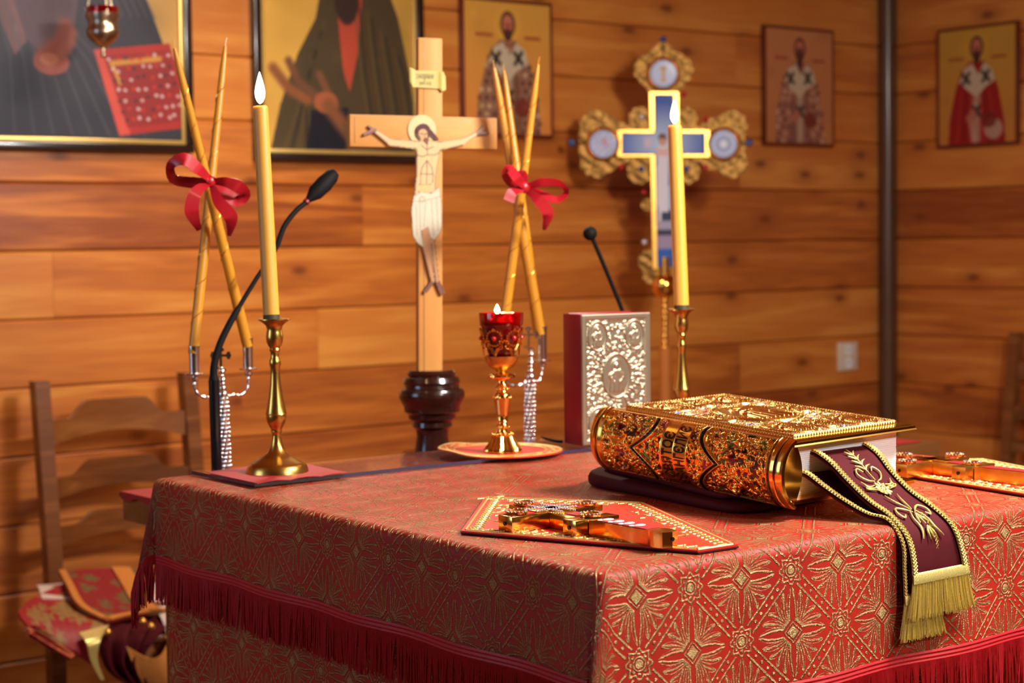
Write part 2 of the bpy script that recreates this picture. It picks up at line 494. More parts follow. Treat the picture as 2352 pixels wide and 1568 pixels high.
M['blue'] = plain('blue_enamel', (44,104,196), .2, coat=.6)
M['stone_red'] = plain('red_stone', (190,14,24), .08, coat=1.0)
M['stone_blue'] = plain('blue_stone', (40,70,130), .08, coat=1.0)
M['stone_white'] = plain('clear_stone', (225,228,240), .05, metal=.6)
M['relief_gold'] = vcol('embossed_gold_with_enamel', .25, True)
M['relief_silver'] = vcol('embossed_silver', .36, True)
M['paint'] = vcol('painted_icon', .42, coat=.0, spec=.35)
M['paintgloss'] = vcol('icon_under_gloss', .5, coat=.55, spec=.3)
M['corpuspaint'] = vcol('painted_cut_out', .45, spec=.35)
M['clothpaint'] = vcol('patterned_vestment', .55, sheen=0.0, bumpy=(180, .25))
M['scroll'] = plain('pale_yellow_plaque', (190,176,94), .45, noise=30, amp=.1)
M['ink'] = plain('brown_ink', (70,44,20), .6)

def glass_thin(name, tint, rough=.02, amount=.1, edge=None):
    m = bpy.data.materials.new(name); m.use_nodes = True; nt = m.node_tree; nt.nodes.clear()
    out = N(nt, 'ShaderNodeOutputMaterial'); tr = N(nt, 'ShaderNodeBsdfTransparent'); gl = N(nt, 'ShaderNodeBsdfGlossy'); mx = N(nt, 'ShaderNodeMixShader')
    fr = N(nt, 'ShaderNodeFresnel'); fr.inputs[0].default_value = 1.4
    tr.inputs[0].default_value = tuple(tint)+(1,); gl.inputs[0].default_value = (1, 1, 1, 1); gl.inputs['Roughness'].default_value = rough
    nt.links.new((X_(nt, fr.outputs[0])*.42).v, mx.inputs[0]); nt.links.new(tr.outputs[0], mx.inputs[1]); nt.links.new(gl.outputs[0], mx.inputs[2]); nt.links.new(mx.outputs[0], out.inputs[0])
    return m
M['glass'] = glass_thin('clear_glass_sheet', (.97, .97, 1.0))
M['glassedge'] = plain('dark_glass_edge', (44,36,66), .15, coat=.5)
M['redglass'] = plain('ruby_glass', (170,6,10), .05, trans=.75, coat=.5)
M['oil'] = plain('dark_red_oil', (70,4,6), .08, coat=.5)

def brocade():
    m, nt, b = nodes('red_gold_brocade')
    uv = N(nt, 'ShaderNodeUVMap', uv_map='UVMap'); sp = N(nt, 'ShaderNodeSeparateXYZ'); nt.links.new(uv.outputs[0], sp.inputs[0])
    u = X_(nt, sp.outputs[0]); v = X_(nt, sp.outputs[1])
    nz = N(nt, 'ShaderNodeTexNoise'); nz.inputs['Scale'].default_value = 260; nz.inputs['Detail'].default_value = 2; nt.links.new(uv.outputs[0], nz.inputs['Vector'])
    jit = (X_(nt, nz.outputs['Fac'])-.5)*.0016
    p = (u+jit-.103)/.145; q = (v+jit+.036)/.131
    a = p+q; bb = p-q
    A = a.frac()-.5; B = bb.frac()-.5
    k = .0974
    dA = (.5-A.abs())*k; dB = (.5-B.abs())*k          # distance to the lattice lines
    line = lambda d: (d-.0056).abs().lt(.0011, .0004)
    d = dA.min(dB)
    rf = (dA*dA+dB*dB).sqrt(); ang = dB.atan2(dA)
    clear = rf.gt(.0175, .0004)
    bands = line(d)*clear
    def dots(dd, t):
        s = ((t*9.0).frac()-.5)*(k/9.0)
        return (dd*dd+s*s).sqrt().lt(.0018, .0004)
    bands = bands.max(dots(dA, B+.5).max(dots(dB, A+.5))*clear)
    pet = (ang*8.0).cos()
    fl = rf.lt(.0048, .0004).max((rf-.0072).abs().lt(.0009, .0004)).max((rf-(pet*.0018+.0142)).abs().lt(.0011, .0004))
    fl = fl.max((rf-.0104).abs().lt(.0012, .0004)*pet.gt(.2, .1))
    x = (A+B)*.0725; y = (A-B)*.0655
    ax = x.abs(); ay = y.abs()
    r = (ax*ax+ay*ay).sqrt(); th = ay.atan2(ax)
    mm = ax*13.8+ay*15.3
    dia = mm.lt(.115, .01).max((mm-.165).abs().lt(.014, .008))
    ph = (th-PI/4).abs()                              # 0 on the diagonal
    bend = ph-(r-.02)*9.0
    f = (bend*22.0+.4).cos()*.5+.5
    R = .0412+(ph*ph)*.015
    Rb = R*(f.pow(.42)*.40+.60)
    Rb = Rb.min((.93-mm)*.05+r)                       # keep inside the lattice
    g = ax.min(ay); gap = (.0036-((r-.022)*(r-.022))*6.5).max(.0008)
    leaf = r.lt(Rb, .0004)*g.gt(gap, .0003)*mm.gt(.235, .01)
    inner = (Rb-r).min(g-gap)
    outl = inner.lt(.0019, .0004)*leaf
    vein = (bend*44.0+1.6).sin().gt(.0, .25).max(r.lt(R*.36, .002))
    gold = outl.max(leaf*vein*.92)
    mask = gold.max(dia).max(bands).max(fl)
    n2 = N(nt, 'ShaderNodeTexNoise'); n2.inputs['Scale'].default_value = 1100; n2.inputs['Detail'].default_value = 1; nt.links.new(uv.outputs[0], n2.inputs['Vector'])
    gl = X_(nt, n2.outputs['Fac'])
    gc = ramp(nt, gl.v, [(.32, lin((92,66,30))), (.5, lin((178,146,84))), (.68, lin((250,230,176)))])  # pale ramp end paints thread sparkle into the gold colour
    n3 = N(nt, 'ShaderNodeTexNoise'); n3.inputs['Scale'].default_value = 9; nt.links.new(uv.outputs[0], n3.inputs['Vector'])
    rc = ramp(nt, n3.outputs['Fac'], [(.3, lin((160,27,12))), (.7, lin((178,36,16)))])
    gc = mixc(nt, leaf*(1.0-outl)*.16, gc, tuple(lin((84,62,30))))
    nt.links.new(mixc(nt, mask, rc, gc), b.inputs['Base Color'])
    nt.links.new((mask*.8).v, b.inputs['Metallic']); nt.links.new((.52-mask*.24).v, b.inputs['Roughness'])
    b.inputs['Specular IOR Level'].default_value = .38
    b.inputs['Sheen Weight'].default_value = .02; b.inputs['Sheen Tint'].default_value = (1, .55, .42, 1); b.inputs['Sheen Roughness'].default_value = .4
    weave = ((u*5200.0).sin()+(v*5200.0).sin())*.02
    bump(nt, b, mask*.55+mask*gl*1.8+weave, .9, .0012)
    return m
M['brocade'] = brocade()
# ================================================================== the room
WY, WX = 3.02, 3.951                        # inner faces of the back and the right wall
X0, Y0, ZC = -2.45, -2.7, 2.26              # left wall, wall behind the viewer, ceiling
def structure(name, mb, mat, label=None):
    o = mb.build(name, mat); o['kind'] = 'structure'
    if label: o['label'] = label
    return o
structure('floor', MB().box((X0-.1, Y0-.1, -.06), (WX+.1, WY+.1, 0)), M['darkpine'])
structure('ceiling', MB().box((X0-.1, Y0-.1, ZC), (WX+.1, WY+.1, ZC+.06)), M['pine'])
wall_back = structure('wall_back', MB().box((X0, WY+.022, 0), (WX+.12, WY+.10, ZC)), M['trim'], 'back wall of horizontal knotty pine planks')
wall_right = structure('wall_right', MB().box((WX+.022, Y0, 0), (WX+.10, WY+.1, ZC)), M['trim'], 'right wall of horizontal knotty pine planks')
structure('wall_front', MB().box((X0-.1, Y0-.1, 0), (WX+.1, Y0, ZC)), M['darkpine'])
lw = MB()
wy0, wy1, wz0, wz1 = .85, 1.85, 1.0, 2.05
lw.box((X0-.1, Y0, 0), (X0, wy0, ZC)); lw.box((X0-.1, wy1, 0), (X0, WY+.1, ZC))
lw.box((X0-.1, wy0, 0), (X0, wy1, wz0)); lw.box((X0-.1, wy0, wz1), (X0, wy1, ZC))
structure('wall_left', lw, M['darkpine'])
wf = MB()
for a, b_, c, d in ((wy0, wy0+.05, wz0, wz1), (wy1-.05, wy1, wz0, wz1), (wy0, wy1, wz0, wz0+.05), (wy0, wy1, wz1-.05, wz1), ((wy0+wy1)/2-.02, (wy0+wy1)/2+.02, wz0, wz1)):
    wf.box((X0-.07, a, c), (X0-.03, b_, d))
win = structure('window_1', wf, M['cream'])
for a, b_ in ((wy0+.05, (wy0+wy1)/2-.02), ((wy0+wy1)/2+.02, wy1-.05)):
    MB().box((X0-.052, a, wz0+.05), (X0-.048, b_, wz1-.05)).build('pane', M['glass'], win)

# planks: every board its own piece, with bevelled long edges
def plank_mesh(L, H, T=.022, c=.0045):
    prof = [(-T, c), (-T+c, 0), (0, 0), (0, H), (-T+c, H), (-T, H-c)]
    mb = MB(); mb.add([(0, y, z) for y, z in prof]+[(L, y, z) for y, z in prof],
                      [tuple(range(6)), tuple(range(11, 5, -1))]+[(i, 6+i, 6+(i+1) % 6, (i+1) % 6) for i in range(6)])
    return mb.mesh('plank', smooth=False)
PH = .1738; Z1 = 1.2645 % PH
rows = [Z1-PH+i*PH for i in range(0, 14)]
def rows_of_planks(wall, start, length, place, seeds, joints):
    rnd = random.Random(seeds)
    for i, z in enumerate(rows):
        z0, z1 = max(z, 0)+.0012, min(z+PH, ZC)-.0012
        if z1-z0 < .03: continue
        cuts = [0]+sorted(joints.get(i, [rnd.uniform(.2, .8)*length]))+[length]
        for a, b_ in zip(cuts[:-1], cuts[1:]):
            o = mk('plank', plank_mesh(b_-a-.0008, z1-z0), M['pine'], wall)
            place(o, start+a, z0)
xw = lambda x, y: onY(x, y, WY)[0]+.10
JB = {i: [1.1+random.random()*.7, 2.9+random.random()*1.3] for i in range(14)}
zi = lambda z: int((z-rows[0])//PH)
JB[zi(1.93)] = [1.2, onY(1690, 130, WY)[0]-X0]; JB[zi(1.55)] = [1.4, onY(1700, 400, WY)[0]-X0]
JB[zi(.86)] = [2.0, onY(1700, 820, WY)[0]-X0]
def pb(o, s, z): o.location = (s, WY+.022, z)
rows_of_planks(wall_back, X0, WX-X0, pb, 3, JB)
def pr(o, s, z): o.location = (WX+.022, -s, z); o.rotation_euler = (0, 0, -PI/2)
rows_of_planks(wall_right, -WY, WY-Y0, pr, 5, {})
# dark corner pole and crown strips
tp = MB(); tp.lathe([(.03, 0), (.03, ZC-.02)], (WX-.024, WY-.024, 0), 16)
tp.box((WX-.05, WY-.012, 0), (WX-.001, WY-.0005, ZC-.02)); tp.box((WX-.012, WY-.05, 0), (WX-.0005, WY-.0125, ZC-.02))
structure('trim_1', tp, M['trim'], 'dark round corner post between the two plank walls')
structure('trim_2', MB().cbox((X0+.01, WY-.05, 2.135), (WX-.06, WY-.001, ZC-.001), .012), M['trim'])
structure('trim_3', MB().cbox((WX-.05, Y0+.01, 2.135), (WX-.001, WY-.06, ZC-.001), .012), M['trim'])

# ================================================================== altar, cloths
LX, LY = .95, .94
alt = thing('altar_table', 'square wooden altar table hidden under the brocade cloths', 'table', (LX/2, LY/2, 0))
MB().box((.012, .012, TZ-.04), (LX-.012, LY-.012, TZ-.004)).build('table_top', M['board'], alt)
for x in (.03, LX-.1):
    for y in (.03, LY-.1): MB().box((x, y, 0), (x+.07, y+.07, TZ-.04)).build('leg', M['board'], alt)
# lower cloth: four hanging sides
lc = MB(); UVs = []
zs = np.linspace(TZ-.012, .02, 12)
def side(p0, p1, nrm, uvf):
    t = np.linspace(0, 1, 60); G = np.zeros((60, 12, 3))
    for j, z in enumerate(zs):
        w = .004*np.sin(t*23)*(TZ-z)+.006*(TZ-z)
        G[:, j, 0] = p0[0]+(p1[0]-p0[0])*t+nrm[0]*w; G[:, j, 1] = p0[1]+(p1[1]-p0[1])*t+nrm[1]*w; G[:, j, 2] = z
        
    lc.sheet(G)
    for i in range(60):
        for j in range(12): UVs.append(uvf(p0[0]+(p1[0]-p0[0])*t[i], p0[1]+(p1[1]-p0[1])*t[i], TZ-zs[j]))
e_ = .003
side((e_, LY-e_), (e_, e_), (-1, 0), lambda x, y, s: (-s-.062, y+.02))
side((e_, e_), (LX-e_, e_), (0, -1), lambda x, y, s: (x+.03, -s-.05))
side((LX-e_, e_), (LX-e_, LY-e_), (1, 0), lambda x, y, s: (LX+s, y))
side((LX-e_, LY-e_), (e_, LY-e_), (0, 1), lambda x, y, s: (x, LY+s))
lc.uv = UVs
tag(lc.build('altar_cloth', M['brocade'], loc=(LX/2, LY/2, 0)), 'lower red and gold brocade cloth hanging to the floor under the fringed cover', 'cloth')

# upper cloth with fringe
DL, DN, DB, DR = .126, .166, .11, .12       # overhang left, near, back, right
RC = .013
def drop(s):
    """arc length below the edge -> (outwards, downwards)"""
    q = RC*PI/2
    s = np.asarray(s, float)
    th = np.clip(s/RC, 0, PI/2)
    return np.where(s < q, RC*np.sin(th), RC+(s-q)*.03), np.where(s < q, RC*(1-np.cos(th)), RC+(s-q))
FIN = {(-1, -1): ((-.93, -.3), .20), (-1, 1): ((-.97, .1), .2), (1, -1): ((.7, -.7), .4), (1, 1): ((.7, .7), .4)}
def cloth_pt(u, v, lift=0.0):
    u = np.asarray(u, float); v = np.asarray(v, float)
    a = np.where(u < 0, -u, np.where(u > LX, u-LX, 0)); b_ = np.where(v < 0, -v, np.where(v > LY, v-LY, 0))
    sx = np.where(u < 0, -1.0, 1.0); sy = np.where(v < 0, -1.0, 1.0)
    rho = np.hypot(a, b_); phi = np.arctan2(b_, a)
    o, dn = drop(rho)
    cx = np.clip(u, 0, LX); cy = np.clip(v, 0, LY)
    nx = np.where(rho > 0, np.cos(phi)*(a > 0), 0)*sx; ny = np.where(rho > 0, np.sin(phi)*(b_ > 0), 0)*sy
    hang = np.clip((rho-RC)/.1, 0, 2)
    wav = hang*(.0035*np.sin(v*31+1.2)*(b_ == 0)+.003*np.sin(u*27)*(a == 0))
    x = cx+nx*(o+wav+lift); y = cy+ny*(o+wav+lift); z = TZ-dn+np.where(rho > 0, 0, lift)
    both = (a > 0) & (b_ > 0); kf = np.sin(2*phi)
    for (p, q), (dr, w) in FIN.items():
        msk = both & (sx == p) & (sy == q)
        x = x+np.where(msk, dr[0]*kf*w*np.clip(rho-RC, 0, 1), 0); y = y+np.where(msk, dr[1]*kf*w*np.clip(rho-RC, 0, 1), 0)
    return np.stack([x, y, z], -1)
us = np.r_[np.linspace(-DL, -.022, 12), np.linspace(-.02, 0, 8), np.linspace(.01, LX-.01, 70), np.linspace(LX, LX+.02, 6), np.linspace(LX+.03, LX+DR, 8)]
vs = np.r_[np.linspace(-DN, -.022, 14), np.linspace(-.02, 0, 8), np.linspace(.01, LY-.01, 70), np.linspace(LY, LY+.02, 6), np.linspace(LY+.03, LY+DB, 10)]
UU, VV = np.meshgrid(us, vs, indexing='ij')
cover = thing('fringed_altar_cover', 'red brocade altar cover with gold lattice pattern and red fringe', 'cloth', (LX/2, LY/2, TZ))
cm = MB(); cm.sheet(cloth_pt(UU, VV)); cm.uv = np.stack([UU.ravel(), VV.ravel()], 1)
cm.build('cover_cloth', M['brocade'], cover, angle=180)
# hem path: far left corner -> near corner -> right
hem = [(-DL, v) for v in np.linspace(LY+DB, -DN, 460)]+[(u, -DN) for u in np.linspace(-DL, LX+DR, 500)][1:]
hem = np.array(hem)
def inward(h, s):
    """move s along the cloth from the hem towards the table"""
    return np.stack([np.where(h[:, 0] <= -DL+1e-6, h[:, 0]+s, h[:, 0]), np.where((h[:, 1] <= -DN+1e-6), h[:, 1]+s, h[:, 1])], 1)
rowsb = []
for k in range(7):
    q = inward(hem, .014*k/6-.001)
    rowsb.append(cloth_pt(q[:, 0], q[:, 1], .0016+.0011*(k % 2)))
bm_ = MB(); bm_.sheet(np.stack(rowsb, 0)); bm_.build('fringe_band', M['fringe'], cover)
fr = MB(); rnd = random.Random(4)
for i in np.linspace(0, len(hem)-1.01, 1750):
    i0 = int(i); t = i-i0
    h = hem[i0]*(1-t)+hem[i0+1]*t
    p = cloth_pt(h[0], h[1], .0022)
    sp_ = np.array([rnd.gauss(0, .0022), rnd.gauss(0, .0022), 0]); L = .046+rnd.uniform(0, .009)
    clump = .003*math.sin(i*.23)+.002*math.sin(i*.61)
    pts = [p+np.array([0, 0, .002]), p+np.array([0, 0, -.4*L])+sp_*.5+np.array([clump*.3, clump*.3, 0]), p+np.array([0, 0, -L])+sp_+np.array([clump, clump, 0])]
    fr.tube(pts, [.0009, .0011, .0009], 4)
tag(fr.build('fringe', M['fringe'], cover, angle=60), 'red thread fringe', kind='stuff')
# glass sheet along the back of the altar
gs = thing('glass_sheet', 'clear glass sheet lying along the back of the altar', 'glass', (LX/2, .85, TZ))
MB().box((.045, .762, TZ+.0015), (LX-.03, .938, TZ+.0062)).build('pane', M['glass'], gs)
ge = MB(); ge.box((.0445, .7605, TZ+.0012), (LX-.03, .7618, TZ+.0062)); ge.box((.0435, .7605, TZ+.0012), (.0446, .938, TZ+.0062))
ge.build('polished_edge', M['glassedge'], gs)
GZ = TZ+.0064
# ================================================================== relief drawing (heights and enamel on a grid)
class Relief:
    def __init__(s, w, h, res):
        s.nx, s.ny = int(w/res)+1, int(h/res)+1
        s.w, s.h = w, h
        s.x = np.linspace(0, w, s.nx); s.y = np.linspace(0, h, s.ny); s.res = w/(s.nx-1)
        s.H = np.zeros((s.nx, s.ny)); s.C = np.zeros((s.nx, s.ny, 4)); s.C[:] = (1, 1, 1, -1)
    def win(s, x0, x1, y0, y1):
        i0 = max(0, int(x0/s.res)-1); i1 = min(s.nx, int(x1/s.res)+3); j0 = max(0, int(y0/s.res)-1); j1 = min(s.ny, int(y1/s.res)+3)
        return i0, i1, j0, j1
    def stroke(s, pts, w, h, add=False):
        P = np.asarray(pts, float)
        n = len(P); Wd = np.full(n, w) if np.isscalar(w) else np.interp(np.linspace(0, 1, n), np.linspace(0, 1, len(w)), w)
        m = Wd.max()
        i0, i1, j0, j1 = s.win(P[:, 0].min()-m, P[:, 0].max()+m, P[:, 1].min()-m, P[:, 1].max()+m)
        if i1-i0 < 1 or j1-j0 < 1: return
        X, Y = np.meshgrid(s.x[i0:i1], s.y[j0:j1], indexing='ij')
        best = np.zeros_like(X)
        for k in range(n-1):
            d = seg_sdf(X, Y, P[k], P[k+1], 0, 0); ww = (Wd[k]+Wd[k+1])/2
            best = np.maximum(best, np.sqrt(np.clip(1-(d/ww)**2, 0, 1)))
        s.H[i0:i1, j0:j1] = np.maximum(s.H[i0:i1, j0:j1], best*h)
    def dome(s, cx, cy, r, h, ry=None):
        ry = ry or r
        i0, i1, j0, j1 = s.win(cx-r, cx+r, cy-ry, cy+ry)
        X, Y = np.meshgrid(s.x[i0:i1], s.y[j0:j1], indexing='ij')
        q = np.clip(1-((X-cx)/r)**2-((Y-cy)/ry)**2, 0, 1)
        s.H[i0:i1, j0:j1] = np.maximum(s.H[i0:i1, j0:j1], np.sqrt(q)*h)
    def mask(s, fn):
        X, Y = np.meshgrid(s.x, s.y, indexing='ij'); return fn(X, Y)
    def paint(s, msk, rgb, metal=0.0): s.C[msk] = np.r_[lin(rgb)[:3], metal]
    def scrolls(s, ok, step, r, h, rnd):
        """fill a region with curling stems, leaves and berries"""
        pts = []
        for _ in range(int(s.w*s.h/(step*step)*14)):
            x, y = rnd.uniform(0, s.w), rnd.uniform(0, s.h)
            if not ok(x, y): continue
            if all((x-a)**2+(y-b)**2 > step*step for a, b in pts): pts.append((x, y))
        for x, y in pts:
            a = rnd.uniform(0, 2*PI); sg = rnd.choice((-1, 1)); rr = r*rnd.uniform(.75, 1.1)
            s.stroke(spiral(x, y, rr, rr*.25, a, a+sg*1.6*PI*rnd.uniform(.8, 1.2), 16), rr*.24, h*rnd.uniform(.7, 1))
            s.dome(x, y, rr*.3, h)
            for k in range(rnd.randint(2, 4)):
                b = a+rnd.uniform(0, 2*PI); q = rr*rnd.uniform(.9, 1.5)
                e = (x+q*math.cos(b), y+q*math.sin(b))
                m = (x+q*.55*math.cos(b+.5*sg), y+q*.55*math.sin(b+.5*sg))
                s.stroke(smooth_pts([(x+rr*.3*math.cos(b), y+rr*.3*math.sin(b)), m, e], 7), [rr*.08, rr*.3, rr*.06], h*rnd.uniform(.5, .95))
                if rnd.random() < .5: s.dome(e[0], e[1], rr*.17, h*.9)
        return pts
    def sheet(s, mb, mapper, gold, base=0.0):
        X, Y = np.meshgrid(s.x, s.y, indexing='ij')
        C = s.C.copy(); C[C[..., 3] < 0] = np.r_[lin(gold)[:3], 1.0]
        mb.sheet(mapper(X, Y, s.H+base), col=C.reshape(-1, 4))

def text_mesh(body, width, height, font_shear=0.0, bold=0.0):
    """outline of a line of lettering as (verts2d, faces), scaled into width x height from (0,0)"""
    cu = bpy.data.curves.new('lettering', 'FONT'); cu.body = body; cu.shear = font_shear
    cu.resolution_u = 4; cu.offset = bold
    o = bpy.data.objects.new('lettering', cu); COL.objects.link(o)
    dg = bpy.context.evaluated_depsgraph_get()
    me = bpy.data.meshes.new_from_object(o.evaluated_get(dg))
    bpy.data.objects.remove(o); bpy.data.curves.remove(cu)
    bm = bmesh.new(); bm.from_mesh(me); bpy.data.meshes.remove(me)
    bmesh.ops.triangulate(bm, faces=bm.faces[:])
    V = np.array([v.co[:2] for v in bm.verts]) if len(bm.verts) else np.zeros((0, 2))
    bm.verts.index_update(); Fc = [tuple(v.index for v in f.verts) for f in bm.faces]; bm.free()
    if len(V):
        lo, hi = V.min(0), V.max(0); V = (V-lo)/(hi-lo)*np.array([width, height])
    return V, Fc

# ================================================================== the Gospel book lying on its folded cloth
GL, GW, GH = .330, .2056, .0774
GO = np.array([.3624, .0915, .966])
_rz = Matrix.Rotation(-.0178, 3, 'Z') @ Matrix.Rotation(.0479, 3, 'X') @ Matrix.Rotation(-.0264, 3, 'Y')
GR = np.array(_rz)
g2w = lambda P: np.asarray(P)@GR.T+GO
gosp = thing('gospel_book', 'large gilded book with embossed cover and white pages lying on folded cloth', 'book', tuple(GO), rot=_rz.to_euler())
def gpart(mb, name, mat, parent=None, **k): return mb.build(name, mat, parent or gosp, local=True, **k)
CT = .0085                                   # cover thickness
# covers: moulded slab
def moulded(mb, z0, z1, up):
    st = [(0, 0), (.0016, .25), (.0016, .62), (.0045, .68), (.0045, .86), (.0085, 1.0)]
    prev = None; V = []
    for off, t in st:
        z = z0+(z1-z0)*t if up else z1-(z1-z0)*t
        V += [(off-.002, off-.004, z), (GW-off, off-.004, z), (GW-off, GL-off, z), (off-.002, GL-off, z)]
    n = len(st); Fc = [(0, 3, 2, 1), tuple(4*(n-1)+i for i in range(4))]
    for i in range(n-1): Fc += [(4*i+k, 4*i+(k+1) % 4, 4*i+4+(k+1) % 4, 4*i+4+k) for k in range(4)]
    mb.add(V, Fc)
fc = gpart((lambda m: (moulded(m, GH-CT, GH-.0022, True), m)[1])(MB()), 'front_cover', M['gold'], angle=25)
bc = gpart((lambda m: (moulded(m, 0, CT-.001, False), m)[1])(MB()), 'back_cover', M['gold'], angle=25)
# embossed top of the front cover
R = Relief(GW-.030, GL-.032, .0009); rnd = random.Random(11)
W_, H_ = R.w, R.h; cx, cy = W_/2, H_/2
meds = [(cx, cy, .050, .062)]+[(W_*a, H_*b_, .029, .036) for a in (.21, .79) for b_ in (.145, .855)]+[(W_*.5, H_*.145, .019, .024), (W_*.5, H_*.855, .019, .024), (W_*.14, H_*.5, .017, .026), (W_*.86, H_*.5, .017, .026)]
inmed = lambda x, y, k=1.0: any(((x-a)/(r*k))**2+((y-b_)/(q*k))**2 < 1 for a, b_, r, q in meds)
R.scrolls(lambda x, y: not inmed(x, y, 1.02), .0088, .0046, .0030, rnd)
for a, b_, r, q in meds:
    i = R.mask(lambda X, Y: ((X-a)/r)**2+((Y-b_)/q)**2)
    R.H = np.where(i < 1.0, .0022+.0018*np.sqrt(np.clip(1-i, 0, 1)), R.H)
    R.stroke(arc(a, b_, r, 0, 2*PI, 40, q), .0018, .0052)
    R.stroke(arc(a, b_, r*.86, 0, 2*PI, 40, q*.86), .0009, .0050)
    nb = int(2*PI*r/.0036)
    for k in range(nb):
        t = 2*PI*k/nb; R.dome(a+r*.93*math.cos(t), b_+q*.93*math.sin(t), .0012, .0058)
    # seated figure with halo inside the medallion: robe folds and head
    for k in range(-4, 5):
        R.stroke(smooth_pts([(a+k*r*.06, b_+q*.28), (a+k*r*.11, b_-q*.15), (a+k*r*.15, b_-q*.62)], 9), r*.05, .0058+.0008*(k % 2))
    R.dome(a, b_+q*.42, r*.17, .0078, q*.17); R.stroke(arc(a, b_+q*.42, r*.3, 0, 2*PI, 24, q*.26), r*.05, .0056)
    for sg in (-1, 1): R.stroke(smooth_pts([(a+sg*r*.1, b_+q*.22), (a+sg*r*.42, b_), (a+sg*r*.2, b_-q*.22)], 9), r*.085, .0066)
XX, YY = np.meshgrid(R.x, R.y, indexing='ij')
nearmed = np.zeros(XX.shape, bool)
for a, b_, r, q in meds: nearmed |= ((XX-a)/(r*1.04))**2+((YY-b_)/(q*1.04))**2 < 1
low = (R.H < .0016) & ~nearmed
vor = RNG.uniform(0, 1, (220, 2))*[W_, H_]; pal = [(60,120,180), (206,222,224), (74,138,90), (214,120,140), (230,232,226), (54,84,140), (120,160,120), (196,214,226)]
vi = np.argmin((XX[..., None]-vor[:, 0])**2+(YY[..., None]-vor[:, 1])**2, -1)
for k, c in enumerate(pal): R.paint(low & (vi % len(pal) == k), c)
# blue enamel channels that part the corner plates from the middle
for sgn in (-1, 1):
    ch = np.abs(YY-(cy+sgn*(H_*.222+.006*np.cos((XX-cx)/W_*6*PI)))) < .0044
    ch &= (np.abs(XX-cx) > .026) & (np.abs(XX-cx) < W_*.47)
    edge = np.abs(YY-(cy+sgn*(H_*.222+.006*np.cos((XX-cx)/W_*6*PI)))) < .0068
    edge &= (np.abs(XX-cx) > .022) & ~ch
    clear = ~nearmed
    R.H = np.where(ch & clear, .0006, np.where(edge & clear, .0034, R.H)); R.C[edge & clear] = (1, 1, 1, -1)
    R.paint(ch & clear, (46,110,206))
bd = np.minimum(np.minimum(XX, W_-XX), np.minimum(YY, H_-YY))
R.H = np.where(bd < .0035, .0042+.0008*np.sin(np.where(np.minimum(XX, W_-XX) < np.minimum(YY, H_-YY), YY, XX)*1400), R.H); R.C[bd < .0035] = (1, 1, 1, -1)
R.H[0, :] = R.H[-1, :] = -.001; R.H[:, 0] = R.H[:, -1] = -.001
mb = MB(); R.sheet(mb, lambda x, y, h: np.stack([x+.0145, y+.014, h+GH-.0024], -1), (255, 202, 104))
gpart(mb, 'embossed_plate', M['relief_gold'], fc, angle=180)
# page block: gatherings
pg = MB(); rnd = random.Random(2); nz_ = 26; z = CT-.001
hz = (GH-2*CT+.001)/nz_
for k in range(nz_):
    a = rnd.uniform(0, .0005); sag = .0009*math.sin(k*1.3)
    pg.cbox((.010, .0135+a, z), (GW-.0165-rnd.uniform(0, .0004), GL-.0125-a, z+hz*.97), .0005); z += hz
gpart(pg, 'page_block', M['page'])
# curved spine with relief, frames and lettering
BUL = .021
def spine_pt(t, y, h):
    """t 0..1 from bottom edge to top edge"""
    a = (t-.5)*2.35; hz2 = GH/2+.0005
    x = -BUL*(np.cos(a)-math.cos(1.175))/(1-math.cos(1.175))-.001; zz = GH/2-.001+(hz2-.001)*np.sin(a)/math.sin(1.175)
    nx, nz2 = -np.cos(a), np.sin(a)*.6
    return np.stack([x+nx*h, y, zz+nz2*h], -1)
AL = .098                                    # unrolled height of the spine
S = Relief(AL, GL-.034, .0009); rnd = random.Random(5)
SW, SH = S.w, S.h                            # x across (bottom -> top), y along (near -> far)
b1, b2 = .335*SH, .735*SH                    # pointed frames that end the middle panel
def cusp(x):                                 # ogee outline, tip in the middle
    q = np.abs(x/SW-.5)*2
    return .030*(1-q)**1.5-.012*np.sin(q*PI)
t0, t1 = .46*SH, .62*SH                      # lettering band
ok1 = lambda x, y: .004 < x < SW-.004 and (y < t0-.004 or y > t1+.004) and abs(y-(b1-cusp(x)+.012)) > .008 and abs(y-(b2+cusp(x)-.012)) > .008
S.scrolls(ok1, .0082, .0052, .0026, rnd)
SX, SY = np.meshgrid(S.x, S.y, indexing='ij')
low = S.H < .0006
vor = RNG.uniform(0, 1, (260, 2))*[SW, SH]; vi = np.argmin((SX[..., None]-vor[:, 0])**2+(SY[..., None]-vor[:, 1])**2, -1)
pal = [(150,40,70), (96,30,20), (120,20,30), (92,112,40), (60,34,12), (96,52,16), (110,30,40)]
for k, c in enumerate(pal): S.paint(low & (vi % 11 == k), c, .3)
for sgn, yb in ((-1, b1), (1, b2)):
    q = SY-(yb+sgn*(cusp(SX)-.012))
    fr_ = (np.abs(q) < .0075); S.C[fr_] = (1, 1, 1, -1)
    S.H = np.where(np.abs(q) < .0075, .0016, S.H)
    S.H = np.where(np.abs(q-.0045) < .0022, .0042, np.where(np.abs(q+.0045) < .0022, .0042, S.H))
    S.paint(np.abs(q) < .0034, (10,8,10), 0.0)
